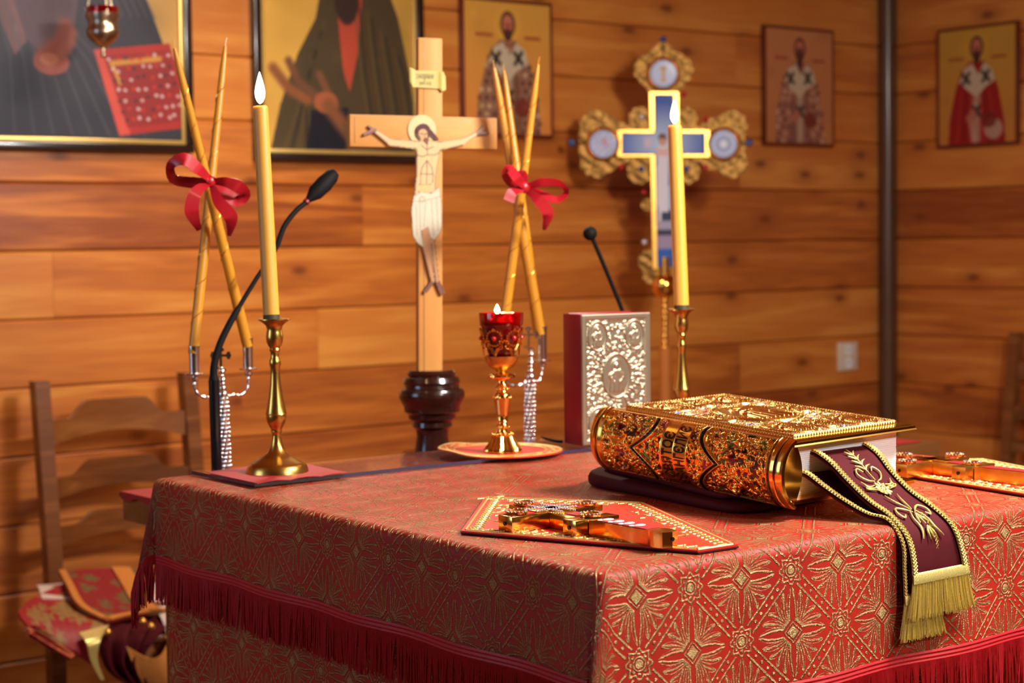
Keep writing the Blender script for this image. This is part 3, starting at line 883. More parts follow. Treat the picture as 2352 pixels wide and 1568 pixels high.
# big curls each side of the points, and rosettes round the lettering
for yb, sg in ((b1-.042, 1), (b2+.042, -1)):
    for xs, s2 in ((.27, 1), (.73, -1)):
        S.stroke(spiral(xs*SW, yb, .0145, .004, sg*s2*PI/2, sg*s2*PI/2+s2*sg*2.6*PI, 40), .0017, .0046)
for yy_ in (t0-.0085, t1+.0085):
    for k in range(7):
        S.stroke(arc(SW*(.1+.133*k), yy_, .0058, 0, 2*PI, 18), .0013, .0042); S.dome(SW*(.1+.133*k), yy_, .0030, .0046)
tb = (SY > t0-.0015) & (SY < t1+.0015); S.H = np.where(tb, .0018, S.H); S.C[tb] = (1, 1, 1, -1)
for yy_ in (t0, (t0+t1)/2, t1): S.stroke([(.004, yy_), (SW-.004, yy_)], .0009, .0034)
rim = np.minimum(np.minimum(SX, SW-SX), np.minimum(SY, SH-SY)); S.H = np.where(rim < .002, .003, S.H); S.C[rim < .002] = (1, 1, 1, -1)
sp_map = lambda x, y, h: spine_pt(np.asarray(x)/SW*.94+.03, np.asarray(y)+.017, h)
mb = MB(); S.sheet(mb, sp_map, (255, 190, 84), .0012)
spine = gpart(mb, 'spine', M['relief_gold'], angle=180)
# lettering: two lines running up the spine
for body, yc, hh, span in (('СВЯТОЄ', t1-.013, .0115, (.17, .80)), ('ЄВАНГЄЛИЄ', t0+.013, .0115, (.10, .92))):
    V, Fc = text_mesh(body, (span[1]-span[0])*SW, hh*1.6, bold=.009)
    m2 = MB()
    if len(V):
        # letters stand with their feet towards the near end of the book
        P = sp_map(V[:, 0]+span[0]*SW, yc-hh*.78+V[:, 1], np.full(len(V), .0042))
        m2.add(P, Fc)
        gpart(m2, 'lettering', M['inlay'], spine, smooth=False)
# rounded end bands and the closed half-moon end caps
for y0, y1_, nm in ((-.006, .0165, 'end_band'), (GL-.0165, GL+.005, 'end_band')):
    band = MB(); tt = np.linspace(0, 1, 28); pr_ = [(0, -.002), (0, .0028), (.22, .0046), (.4, .0036), (.45, .0022), (.55, .0022), (.6, .0044), (.85, .0044), (1, .0028), (1, -.002)]
    if y0 < 0: pr_ = [(1-a, h) for a, h in pr_][::-1]
    G = np.array([[spine_pt(t, np.array(y0+(y1_-y0)*a), h) for t in tt] for a, h in pr_])
    band.sheet(G); gpart(band, nm, M['gold'], angle=30)
    gv = MB(); 
    ygv = y0+(y1_-y0)*(.5 if y0 < 0 else .5)
    G = np.array([[spine_pt(t, np.array(ygv+d), .0026) for t in tt] for d in (-.0009, .0009)]); gv.sheet(G); gpart(gv, 'black_line', M['inlay'])
cap = MB(); tt = np.linspace(0, 1, 24)
A_ = spine_pt(tt, np.full(24, -.0045), .0035)
bul = .010*np.sin(PI*tt)**.8
B_ = np.stack([.003+bul*1.15, np.full(24, .0005)-.0005*np.sin(PI*tt), .002+(GH-.006)*tt], -1)
mid = (A_+B_)/2; mid[:, 1] += .003
cap.sheet(np.stack([A_, mid, B_], 0)); cap.sheet(np.stack([B_, B_+np.array([-.002, .016, 0])], 0))
gpart(cap, 'end_cap', M['gold'], angle=60)
# little hinge pins at the cover corners
for y in (-.003, GL-.008):
    for z_ in (GH-.004, .004): gpart(MB().ball((-.0035, y+.004, z_), .0034, 10, 6), 'hinge_pin', M['gold'])

# folded maroon cloth under it: three folds, each wedge follows the tilted back cover
cl = thing('folded_cloth', 'folded dark maroon cloth lying under the gilded book', 'cloth', (.42, .30, TZ))
def fold(poly, zb, zt, r=.006, n=5):
    """soft slab over a ground polygon, top given by function of x,y"""
    c = np.mean(poly, 0); rows_ = []
    for k in range(n+1):
        a = PI*k/n; ins = r*(1-math.sin(a)); t = (1-math.cos(a))/2
        ring = []
        for p in poly:
            d = np.array(p)-c; L = np.linalg.norm(d); q = c+d*(1-ins/L)
            ring.append((q[0], q[1], zb(*q)+(zt(*q)-zb(*q))*t))
        rows_.append(ring+[ring[0]])
    mb = MB(); mb.sheet(np.array(rows_)); m = len(poly)+1
    mb.f.append(tuple(range(m-1))[::-1]); mb.f.append(tuple(n*m+i for i in range(m-1)))
    return mb
def bottom(x, y):
    """underside of the book at ground point x,y"""
    nrm = GR[:, 2]; return GO[2]-((x-GO[0])*nrm[0]+(y-GO[1])*nrm[1])/nrm[2]
def ringpoly(pts, n=48):
    P = np.array(list(pts)+[pts[0]], float); d = np.r_[0, np.cumsum(np.linalg.norm(np.diff(P, axis=0), axis=1))]
    q = np.linspace(0, d[-1], n, endpoint=False); r_ = np.stack([np.interp(q, d, P[:, 0]), np.interp(q, d, P[:, 1])], 1)
    for _ in range(2): r_ = (np.roll(r_, 1, 0)+2*r_+np.roll(r_, -1, 0))/4
    return r_
a1 = onz(1338, 1108, TZ+.004)[:2]; a2 = onz(1690, 1176, TZ+.004)[:2]
low_ = ringpoly([a1, a2, (a2[0]+.05, a2[1]-.012), (.52, .17), (.55, .40), (a1[0]+.07, a1[1]+.035)])
fold(low_, lambda x, y: TZ+.0008+0*x, lambda x, y: TZ+.0008+(bottom(x, y)-TZ-.002)*.55).build('fold', M['maroon'], cl)
up_ = ringpoly([(a1[0]+.022, a1[1]-.005), (a2[0]+.016, a2[1]+.03), (.51, .19), (.53, .38), (a1[0]+.08, a1[1]+.02)])
fold(up_, lambda x, y: TZ+.0012+(bottom(x, y)-TZ-.002)*.55, lambda x, y: bottom(x, y)-.0008).build('fold', M['maroon'], cl)

# ================================================================== velvet bookmark ribbons
def ribbon(path, name, label, width_rows, emb):
    """path: rows of (left xyz, right xyz) sampled smooth; returns a mapper over (s, t)"""
    Lp = smooth_pts([np.array(a) for a, b_ in path], 60); Rp = smooth_pts([np.array(b_) for a, b_ in path], 60)
    mid = (Lp+Rp)/2; d = np.r_[0, np.cumsum(np.linalg.norm(np.diff(mid, axis=0), axis=1))]
    def mp(t, s, h):
        """t 0..1 across, s metres along, h height above the cloth"""
        t = np.asarray(t, float); s = np.asarray(s, float); h = np.asarray(h, float)
        Lq = np.stack([np.interp(s, d, Lp[:, k]) for k in range(3)], -1); Rq = np.stack([np.interp(s, d, Rp[:, k]) for k in range(3)], -1)
        e = .002
        M1 = np.stack([np.interp(np.clip(s+e, 0, d[-1]), d, mid[:, k]) for k in range(3)], -1)-np.stack([np.interp(np.clip(s-e, 0, d[-1]), d, mid[:, k]) for k in range(3)], -1)
        n = np.cross(Rq-Lq, M1); n /= np.linalg.norm(n, axis=-1)[..., None]+1e-12
        n = -n
        return Lq*(1-t[..., None])+Rq*t[..., None]+n*h[..., None]
    return mp, d[-1]
def make_bookmark(label, path, emb, front):
    o = thing('bookmark_ribbon', label, 'bookmark', tuple(np.mean([path[-1][0], path[-1][1]], 0)), 'velvet bookmark ribbons')
    mp, Ltot = ribbon(path, '', '', 0, emb)
    sg = 1.0
    T, Sx = np.meshgrid(np.linspace(0, 1, 14), np.linspace(0, Ltot, 60), indexing='ij')
    m = MB(); m.sheet(mp(T, Sx, np.zeros_like(T)), .0022*sg); m.build('velvet_band', M['burgundy'], o)
    W = np.linalg.norm(np.array(path[-1][0])-np.array(path[-1][1]))
    for t in (.045, .955):
        br = MB(); L = []
        for k in range(int(Ltot/.0038)):
            s = k*.0038; e = .036
            L.append(([(t-e, s), (t+e, s+.0044)], .0022)); L.append(([(t+e, s), (t-e, s+.0044)], .0022))
        L.append(([(t-.04, s) for s in np.linspace(0, Ltot, 40)], .0)) 
        fl = lambda x, y, h: mp(x, y, (h+.0022)*sg)
        # flat backing of the braid
        TT, SS = np.meshgrid(np.array([t-.045, t-.03, t+.03, t+.045]), np.linspace(0, Ltot, 60), indexing='ij')
        HH = np.array([0.0, .0014, .0014, 0.0])[:, None]*np.ones_like(SS)
        br.sheet(fl(TT, SS, HH))
        for pts, w in L[:-1]:
            P = np.array(pts); nn = 3; P = np.stack([np.linspace(P[0, 0], P[1, 0], nn), np.linspace(P[0, 1], P[1, 1], nn)], 1)
            rows_ = []
            for k, hh in ((-1, .0013), (0, .0024), (1, .0013)):
                rows_.append(fl(P[:, 0], P[:, 1]+k*w*.5, np.full(nn, hh)))
            br.sheet(np.stack(rows_, 0))
        br.build('gold_braid', M['thread'], o, angle=60)
    hd = MB(); 
    TT, SS = np.meshgrid(np.linspace(0, 1, 40), np.array([Ltot-.012, Ltot-.010, Ltot+.0, Ltot+.001]), indexing='ij')
    HH = np.array([0, .0024, .0024, 0])[None, :]+.0005*np.sin(TT*130)
    hd.sheet(mp(TT, np.minimum(SS, Ltot), (HH+.0022)*sg)); hd.build('fringe_heading', M['thread'], o, angle=60)
    fr = MB(); rnd = random.Random(9)
    for k in range(170):
        t = (k+.5)/170
        p = mp(np.array(t), np.array(Ltot-.002), np.array((.0022+rnd.uniform(0, .002))*sg))
        dx = np.array([(t-.4)*.018+rnd.gauss(0, .0008), rnd.gauss(-.001, .0008), 0]); Lf = .040+rnd.uniform(-.002, .004)
        fr.tube([p, p+dx*.4+np.array([0, 0, -Lf*.5]), p+dx+np.array([0, 0, -Lf])], [.0006, .0006, .0005], 3)
    tag(fr.build('fringe', M['goldfringe'], o, angle=60), 'gold thread fringe', kind='stuff')
    if emb:
        em = MB(); fl = lambda x, y, h: mp(x, y, (h+.0024)*sg); k1 = 1.0/W
        Ls = []
        def add(pts, w):     # design drawn in metres: x from the middle, y along the ribbon
            P = np.array(pts, float); Ls.append((P, w))
        yb = Ltot-.082
        # lower pair of big scrolls with a bud
        for sg2 in (-1, 1):
            add(smooth_pts([(sg2*.002, yb), (sg2*.010, yb-.006), (sg2*.022, yb-.010), (sg2*.029, yb-.002), (sg2*.024, yb+.006), (sg2*.019, yb+.002)], 26), [.001, .003, .0022, .0032, .002])
            add(smooth_pts([(sg2*.006, yb-.002), (sg2*.012, yb+.010), (sg2*.012, yb+.022), (sg2*.019, yb+.034)], 20), [.001, .0026, .0042, .0012])
            add(smooth_pts([(sg2*.001, yb-.004), (sg2*.007, yb-.020), (sg2*.012, yb-.034)], 14), [.0008, .0036, .0006])
            add(smooth_pts([(sg2*.001, yb+.002), (sg2*.005, yb+.010), (sg2*.008, yb+.016)], 10), [.0008, .003, .0006])
            # mid curls and leaves
            add(smooth_pts([(sg2*.003, yb-.058), (sg2*.014, yb-.062), (sg2*.021, yb-.072), (sg2*.014, yb-.080), (sg2*.008, yb-.074)], 22), [.0012, .0026, .002, .0026, .0014])
            for q_ in range(3):
                add(smooth_pts([(sg2*.010, yb-.052+q_*.004), (sg2*(.022+.003*q_), yb-.052+q_*.001), (sg2*(.028-.002*q_), yb-.060+q_*.004)], 10), [.0008, .0026, .0005])
            for q_ in range(4):
                yy_ = yb-.076-q_*.008
                add(smooth_pts([(0, yy_), (sg2*.006, yy_-.006), (sg2*(.014-.002*q_), yy_-.008)], 10), [.0008, .0032, .0006])
        add([(0, y) for y in np.linspace(yb-.060, yb-.112, 12)], [.0012, .0016, .003, .0006])
        add([(0, y) for y in np.linspace(yb, yb+.018, 8)], [.001, .0026, .001])
        for q_ in (-1, 0, 1): add(smooth_pts([(0, yb+.020), (q_*.005, yb+.028), (q_*.006, yb+.036)], 10), [.0008, .0036, .0005])
        # rosette
        for k in range(9):
            a = 2*PI*k/9
            add([(.004*math.cos(a), yb-.046+.004*math.sin(a)), (.0085*math.cos(a), yb-.046+.0085*math.sin(a)), (.0115*math.cos(a), yb-.046+.0115*math.sin(a))], [.003, .0062, .002])
        add(arc(0, yb-.046, .0022, 0, 2*PI, 12), .003)
        fl2 = lambda x, y, h: fl(.5+np.asarray(x)*k1, y, h)
        strokes(em, Ls, fl2, .0016)
        em.build('embroidery', M['thread'], o, angle=80)
    return o
pgY = .0915+.0135
path1 = [((.402, .130, 1.0235), (.497, .130, 1.0245)), ((.403, .098, 1.0225), (.498, .098, 1.0240)), ((.405, .078, 1.013), (.497, .080, 1.016)), ((.410, .055, .993), (.495, .058, .997)),
         ((.416, .026, .9705), (.497, .030, .9755)), ((.421, .002, .957), (.502, .004, .9605)), ((.425, -.018, .935), (.510, -.018, .941)), ((.4265, -.024, .910), (.518, -.025, .912)), ((.427, -.025, .885), (.524, -.026, .886))]
make_bookmark('burgundy velvet bookmark with gold flower embroidery and gold fringe hanging over the altar edge', path1, True, True)
path2 = [((.388, .130, 1.000), (.480, .130, 1.000)), ((.388, .098, .999), (.480, .098, .999)), ((.393, .076, .986), (.480, .078, .984)), ((.402, .050, .970), (.478, .050, .966)),
         ((.410, .022, .9575), (.478, .022, .9545)), ((.415, .000, .9535), (.478, .000, .9530)), ((.4175, -.0155, .934), (.478, -.0160, .934)), ((.4185, -.0185, .90), (.478, -.0190, .90)), ((.419, -.020, .862), (.478, -.0205, .862))]
make_bookmark('plain burgundy bookmark tail with gold braid hanging behind the embroidered one', path2, False, False)
# ================================================================== candles and candlesticks on the altar
def px_off(d, dx, dy): return RT*dx*d/F-UP*dy*d/F      # a shift seen as (dx,dy) pixels at depth d
def flame(parent, p, h, r, lean=(0, 0, 0), power=.9):
    m = MB(); prof = [(0, 0), (.55*r, .08*h), (.92*r, .22*h), (r, .36*h), (.86*r, .52*h), (.55*r, .72*h), (.22*r, .9*h), (0, h)]
    ax = np.array([0, 0, 1.0])+np.array(lean)
    m.lathe(prof, p, 16, ax)
    m.build('flame', M['flame'], parent)
    L = bpy.data.lights.new('flame_light', 'POINT'); L.energy = power; L.color = (1.0, .62, .28); L.shadow_soft_size = .008
    o = bpy.data.objects.new('flame_light', L); COL.objects.link(o); o.parent = parent
    o.location = Vector(np.asarray(p)+np.array([0, 0, h*.6])-root_loc(parent))
STICK = [(260,1450),(255,1425),(245,1400),(236,1385),(215,1370),(150,1335),(80,1290),(52,1230),(45,1200),(35,1150),(36,1130),(46,1112),(44,1095),(58,1070),(74,1040),(84,1000),(82,975),(90,968),(86,958),(75,900),(60,820),(46,720),(40,640),(40,580),(47,562),(48,525),(38,505),(35,480),(38,450),(46,436),(40,420),(52,405),(66,375),(72,330),(66,290),(62,265),(70,235),(96,212),(122,196),(135,188),(135,179),(70,181),(66,210),(0,214)]
def candlestick(base, k, label, group):
    t = thing('candlestick', label, 'candlestick', tuple(base), group)
    prof = [(r*.0001664*k, (1450-y)*.0001664*k) for r, y in STICK]
    MB().lathe(prof[:12], base, 40).build('foot', M['brass'], t)
    MB().lathe(prof[11:32], base, 32).build('stem', M['brass'], t)
    MB().lathe(prof[31:], base, 36).build('drip_pan', M['brass'], t)
    return t
def candle(label, bot, top, r, name='candle', lit=True, fl=None):
    bot = np.asarray(bot, float); top = np.asarray(top, float); ax = top-bot; L = np.linalg.norm(ax)
    c = thing(name, label, 'candle', tuple(bot), 'lit altar candles')
    prof = [(0, 0), (r*.97, 0), (r, L*.02)]+[(r*(1-.06*q), L*q) for q in np.linspace(.1, .985, 14)]+[(r*.93, L*.993), (r*.86, L), (r*.6, L-.0015), (0, L-.0025)]
    MB().lathe(prof, bot, 28, ax).build('wax_body', M['wax'], c)
    MB().lathe([(r*1.004, .0005), (r*1.006, L*.012), (r*1.0045, L*.03)], bot, 28, ax, mod=lambda a, z: 1+.0008*math.sin(5*a)).build('dark_foot', M['footband'], c)  # narrow darker band round the foot of the candle
    MB().tube([top-ax/L*.003, top+np.array([0, 0, .004]), top+np.array([.0008, -.001, .008])], .0008, 6).build('wick', M['wick'], c)
    flame(c, top+np.array([0, 0, .0035]), fl[0], fl[1])
    return c
B1 = onz(637, 1083, GZ+.002); d1 = depth(B1)
candlestick(B1, 1.0, 'brass candlestick on the crimson napkin at the left end of the altar', 'brass candlesticks')
t1_ = B1+np.array([0, 0, (1450-205)*.0001664])
candle('lit yellow candle in the brass candlestick on the crimson napkin', t1_+px_off(d1, -6, 0)+np.array([0, 0, .0008]), t1_+px_off(d1, -32, -492), .0112, fl=(.044, .0068))
B2 = onz(1567, 1004, GZ); d2 = depth(B2)
candlestick(B2, .97, 'brass candlestick standing behind the two books', 'brass candlesticks')
t2_ = B2+np.array([0, 0, (1450-205)*.0001664*.97])
candle('lit yellow candle in front of the tall gilded cross with blue panels', t2_+px_off(d2, 1, 0)+np.array([0, 0, .0008]), t2_+px_off(d2, -15, -424), .0118, fl=(.038, .0062))
# crimson napkin
nap = MB(); c4 = [onz(x, y, GZ)[:2] for x, y in ((472, 1087), (592, 1113), (800, 1089), (668, 1060))]
A_, B_, C_, D_ = (np.array(q) for q in c4)
G = np.zeros((24, 24, 3))
for i in range(24):
    for j in range(24):
        a, b_ = i/23, j/23
        p = (A_*(1-a)+B_*a)*(1-b_)+(D_*(1-a)+C_*a)*b_
        ed = max(0, a-.75)*4
        G[i, j] = (p[0], p[1], GZ+.0012+.0018*ed*abs(math.sin(b_*9)))
nap.sheet(G, .0008)
tag(nap.build('napkin', M['rednap'], loc=tuple(np.r_[(A_+C_)/2, GZ])), 'crimson napkin spread under the left brass candlestick', 'napkin')

# ================================================================== ruby oil lamp on its round mat
LB = onz(1155, 1036, GZ+.004); dl = depth(LB); q_ = .2424*dl/F
lamp = thing('oil_lamp', 'lit ruby glass oil lamp on a golden stem standing on the round red mat', 'oil lamp', tuple(LB))
def LP(L): return [(r*q_, (1462-y)*q_) for r, y in L]
MB().lathe(LP([(0,1462),(176,1462),(178,1446),(160,1420),(138,1390),(118,1355),(102,1318),(92,1306)]), LB, 72, mod=lambda a, z: 1+.045*math.sin(18*a)).build('fluted_foot', M['gold'], lamp)
cr = MB().lathe(LP([(88,1312),(102,1308),(102,1298),(64,1290),(54,1275)]), LB, 32)
for k in range(16):
    a = 2*PI*k/16; cr.ball(LB+np.array([98*q_*math.cos(a), 98*q_*math.sin(a), (1462-1296)*q_]), 12*q_, 8, 6)
cr.build('beaded_ring', M['gold'], lamp)
st = MB().lathe(LP([(54,1290),(46,1262),(44,1250),(58,1240),(60,1215),(48,1200),(46,1188),(60,1178),(52,1165),(58,1100),(70,1020),(78,970),(82,940),(74,915),(54,900),(48,885),(62,872),(66,850),(54,832),(44,815),(42,795),(56,778),(60,765)]), LB, 32)
for k in range(10):
    a = 2*PI*k/10
    for yy_, rr, b_ in ((950, 82, 11), (868, 62, 9), (1228, 58, 9)): st.ball(LB+np.array([rr*q_*math.cos(a), rr*q_*math.sin(a), (1462-yy_)*q_]), b_*q_, 8, 6)
st.build('stem', M['gold'], lamp)
MB().lathe(LP([(50,772),(112,768),(126,752),(124,738),(108,726),(48,718),(44,706)]), LB, 48, mod=lambda a, z: 1+.05*math.cos(12*a)).build('scalloped_disc', M['gold'], lamp)
MB().lathe(LP([(44,712),(62,692),(120,655),(150,612),(162,572),(164,556),(158,556),(150,580),(112,640),(30,660),(0,662)]), LB, 40).build('cup_holder', M['goldsat'], lamp)
cg = MB()
Lz = lambda y: LB[2]+(1462-y)*q_
for k in range(6):                           # openwork petals with a stone each
    a0 = 2*PI*k/6+.55
    def cyl(x, y, h):
        """x around (metres), y = old picture height, h outwards"""
        y = np.asarray(y, float); rr = (168+(556-y)*.10)*q_+np.asarray(h); a = a0+np.asarray(x)/(175*q_)
        return np.stack([LB[0]+rr*np.cos(a), LB[1]+rr*np.sin(a), Lz(y)], -1)
    Ls = []
    w = 1.0*q_
    for s_ in (-1, 1):
        Ls += [([(s_*x*q_, y) for x, y in smooth_pts([(6, 552), (22, 520), (40, 490), (74, 478)], 12)], 10*q_), ([(s_*x*q_, y) for x, y in smooth_pts([(74, 478), (66, 440), (48, 420), (62, 400), (80, 420)], 14)], 9*q_),
               ([(s_*x*q_, y) for x, y in smooth_pts([(14, 500), (44, 470), (76, 430), (90, 395)], 12)], 10*q_), ([(s_*x*q_, y) for x, y in smooth_pts([(4, 545), (10, 505), (26, 470)], 8)], 8*q_)]
    for pts, ww in Ls: cg.tube(cyl(np.array(pts)[:, 0], np.array(pts)[:, 1], 0*np.array(pts)[:, 0]), ww*.55, 6)
    for j in range(18):
        b_ = 2*PI*j/18; cg.ball(cyl(np.array(68*q_*math.cos(b_)), np.array(382+72*math.sin(b_)), np.array(.0008)), 11*q_, 7, 5)
    cg.ball(cyl(np.array(0.), np.array(300.), np.array(.001)), 15*q_, 7, 5)
    MB().ball(cyl(np.array(0.), np.array(385.), np.array(.001)), 24*q_, 10, 6).build('red_stone', M['stone_red'], lamp)
cg.build('openwork_petals', M['gold'], lamp)
MB().lathe(LP([(0,640),(80,630),(112,570),(128,530),(160,420),(184,300),(192,275),(206,262),(214,160),(212,148),(205,150),(198,255),(186,268),(176,300),(150,420),(112,560),(0,600)]), LB, 48).build('glass_cup', M['redglass'], lamp)
MB().lathe(LP([(0,596),(105,560),(146,420),(172,300),(196,235),(0,236)]), LB, 40).build('oil', M['oil'], lamp)
fp = onplane(1142, 722, LB, -FW); fp = np.array([fp[0], fp[1], Lz(168)])
MB().lathe([(0, -.001), (.004, -.001), (.004, .002), (.0012, .0025), (.001, .006)], fp-np.array([0, 0, .003]), 12).build('float_wick', M['golddark'], lamp)
flame(lamp, fp+np.array([0, 0, .001]), .0145, .0042, power=.25)
# round mat
mc = onz(1149, 1037, GZ)
mat = thing('round_mat', 'round red mat with gold border under the ruby oil lamp', 'mat', tuple(mc))
Rm = .094
def mat_pt(x, y, h):
    x = np.asarray(x, float); y = np.asarray(y, float); r = np.hypot(x, y)
    el = np.exp(-((x*RT[0]+y*RT[1]+.08)/.03)**2)*.006*np.clip(r/Rm, 0, 1)**3
    return np.stack([mc[0]+x, mc[1]+y, GZ+.0008+el+h+0*x], -1)
rr = np.linspace(.0005, Rm, 18); aa = np.linspace(0, 2*PI, 61)
Ra, Aa = np.meshgrid(rr, aa, indexing='ij')
md = MB(); md.sheet(mat_pt(Ra*np.cos(Aa), Ra*np.sin(Aa), np.zeros_like(Ra)), .0022); md.build('cloth_disc', M['orangered'], mat)
bo = MB(); Ls = [(arc(0, 0, Rm*.97, 0, 2*PI, 80), .0045), (arc(0, 0, Rm*.74, 0, 2*PI, 70), .0026)]
for k in range(18):
    a = 2*PI*k/18
    Ls += [(np.array([(Rm*(.76+.19*t)*math.cos(a+.16*math.sin(PI*t*2)), Rm*(.76+.19*t)*math.sin(a+.16*math.sin(PI*t*2))) for t in np.linspace(0, 1, 9)]), [.001, .003, .001]),
           (spiral(Rm*.86*math.cos(a+.12), Rm*.86*math.sin(a+.12),     .006, .002, a, a+4, 10), .0018)]
strokes(bo, Ls, mat_pt, .0006, .0022); bo.build('gold_border', M['thread'], mat, angle=70)

# ================================================================== silver-covered book standing upright
SB = onz(1337, 1025, GZ); yawb = math.atan2(*(onz(1489, 1012, GZ)-SB)[[1, 0]])
sbp = Plane2D(SB, yawb); hb = .203; wb = .1305; tb_ = .050
sbk = thing('silver_cover_book', 'upright book with embossed silver cover and cherry red spine', 'book', tuple(SB))
def sb_box(x0, x1, y0, y1, z0, z1, c=0.0015):
    m = MB().cbox((x0, y0, z0), (x1, y1, z1), c); m.v[-1] = sbp(m.v[-1][:, 0], m.v[-1][:, 1], m.v[-1][:, 2]); return m
sb_box(0, .0035, 0.0005, hb, -tb_, -.0005).build('spine', M['spinered'], sbk)
sb_box(.0035, wb-.001, 0.0005, hb, -tb_, -tb_+.003).build('back_cover', M['spinered'], sbk)
sb_box(.0038, wb-.004, .004, hb-.003, -tb_+.0031, -.0032).build('page_block', M['page'], sbk)
frm = sb_box(.0015, wb, 0.0005, hb, -.003, 0, .001); frm.build('front_cover', M['spinered'], sbk)
SR = Relief(wb-.001, hb-.002, .0009); rnd = random.Random(21); w_, h_ = SR.w, SR.h
med = [(w_*.5, h_*.52, .026, .034)]+[(w_*a, h_*b_, .0175, .0225) for a in (.23, .77) for b_ in (.17, .83)]
SR.scrolls(lambda x, y: .012 < x < w_-.012 and .014 < y < h_-.014 and not any(((x-a)/r)**2+((y-b_)/q)**2 < 1.1 for a, b_, r, q in med), .0085, .0044, .0030, rnd)
for k in range(24):
    a = 2*PI*k/24
    SR.stroke([(w_*.5+.030*math.cos(a), h_*.52+.039*math.sin(a)), (w_*.5+(.040+.006*(k % 2))*math.cos(a), h_*.52+(.052+.008*(k % 2))*math.sin(a))], .0011, .0036)
SX, SY = np.meshgrid(SR.x, SR.y, indexing='ij')
for a, b_, r, q in med:
    i = ((SX-a)/r)**2+((SY-b_)/q)**2; SR.H = np.where(i < 1, .001, SR.H)
    SR.stroke(arc(a, b_, r, 0, 2*PI, 36, q), .0016, .0042)
    for k in range(-3, 4): SR.stroke(smooth_pts([(a+k*r*.06, b_+q*.25), (a+k*r*.12, b_-q*.1), (a+k*r*.17, b_-q*.7)], 8), r*.07, .0032+.001*(k % 2))
    SR.dome(a, b_+q*.45, r*.2, .0052, q*.18); SR.stroke(arc(a, b_+q*.45, r*.34, 0, 2*PI, 20, q*.3), r*.05, .0034)
    for s_ in (-1, 1): SR.stroke(smooth_pts([(a+s_*r*.1, b_+q*.2), (a+s_*r*.5, b_), (a+s_*r*.2, b_-q*.3)], 8), r*.1, .0042)
bd = np.minimum(np.minimum(SX, w_-SX), np.minimum(SY, h_-SY))
SR.H = np.where(bd < .010, np.where(bd < .0075, .0034, .0012), SR.H); SR.H = np.where(bd < .0006, 0, SR.H)
SR.H *= .62
SR.C[:] = np.r_[lin((172, 160, 136))[:3], .85]
mb = MB(); SR.sheet(mb, lambda x, y, h: sbp(x+.0005, y+.001, h+.0002), (214, 204, 184)); mb.build('silver_plate', M['relief_silver'], sbk, angle=180)
cbk = MB().tube(smooth_pts([onz(x, y, GZ+.0035) for x, y in ((1243, 1003), (1262, 1009), (1280, 1013), (1291, 1014))], 10), [.001, .0022, .0026, .0024], 8)
tag(cbk.build('black_rod', M['black'], loc=tuple(onz(1265, 1009, GZ))), 'short slim black rod lying left of the cherry red book spine', 'rod')

# ================================================================== hand crosses on embroidered cloths
def embroidered_cloth(name, label, poly, z, thick, seed, group):
    P = np.array(poly, float); o = thing(name, label, 'cloth', tuple(np.r_[P.mean(0), z]), group)
    c = P.mean(0)
    MB().prism([tuple(p) for p in P], z, z+thick*.45).build('lining', M['maroon'], o)
    MB().prism([tuple(c+(p-c)*.996) for p in P], z+thick*.45, z+thick).build('satin_panel', M['orangered'], o)
    flat = lambda x, y, h: np.stack([np.asarray(x), np.asarray(y), z+thick+np.asarray(h)], -1)
    Ls = []; rnd = random.Random(seed); n = len(P)
    A = sum(P[i][0]*P[(i+1) % n][1]-P[(i+1) % n][0]*P[i][1] for i in range(n))
    if A < 0: P = P[::-1]
    for i in range(n):
        a, b_ = P[i], P[(i+1) % n]; d = b_-a; L = np.linalg.norm(d); t = d/L; nn = np.array([-t[1], t[0]])
        Ls.append((np.array([a+nn*.005+t*.004+d*0, b_+nn*.005-t*.004]), .0022))
        Ls[-1] = (np.linspace(Ls[-1][0][0], Ls[-1][0][1], 12), .0024)
        m = max(2, int(L/.0125))
        for k in range(m):
            p = a+d*((k+.5)/m)+nn*.013
            if L < .08: continue
            Ls.append((arc(p[0], p[1], .0014, 0, 2*PI, 8), .0032))
            for s_ in (-1, 1): Ls.append((np.array([p+t*s_*.002+nn*.002, p+t*s_*.006+nn*.006, p+t*s_*.0075+nn*.0105]), [.001, .003, .0006]))
        if L > .12:
            for k in range(26):
                p = a+d*rnd.uniform(.2, .8)+nn*rnd.uniform(.024, .038); an = rnd.uniform(0, 2*PI)
                Ls.append((np.array([p, p+.004*np.array([math.cos(an), math.sin(an)]), p+.008*np.array([math.cos(an+.6), math.sin(an+.6)])]), [.001, .003, .0006]))
    m = MB(); strokes(m, Ls, flat, .0012); m.build('gold_embroidery', M['thread'], o, angle=70)
    return o
poly1 = [onz(x, y, TZ+.002)[:2] for x, y in ((1058, 1224), (1114, 1145), (1480, 1158), (1697, 1256), (1604, 1270))]
embroidered_cloth('embroidered_cloth', 'orange red cloth with gold embroidery under the near hand cross', poly1, TZ+.0012, .0036, 3, 'embroidered cloths')
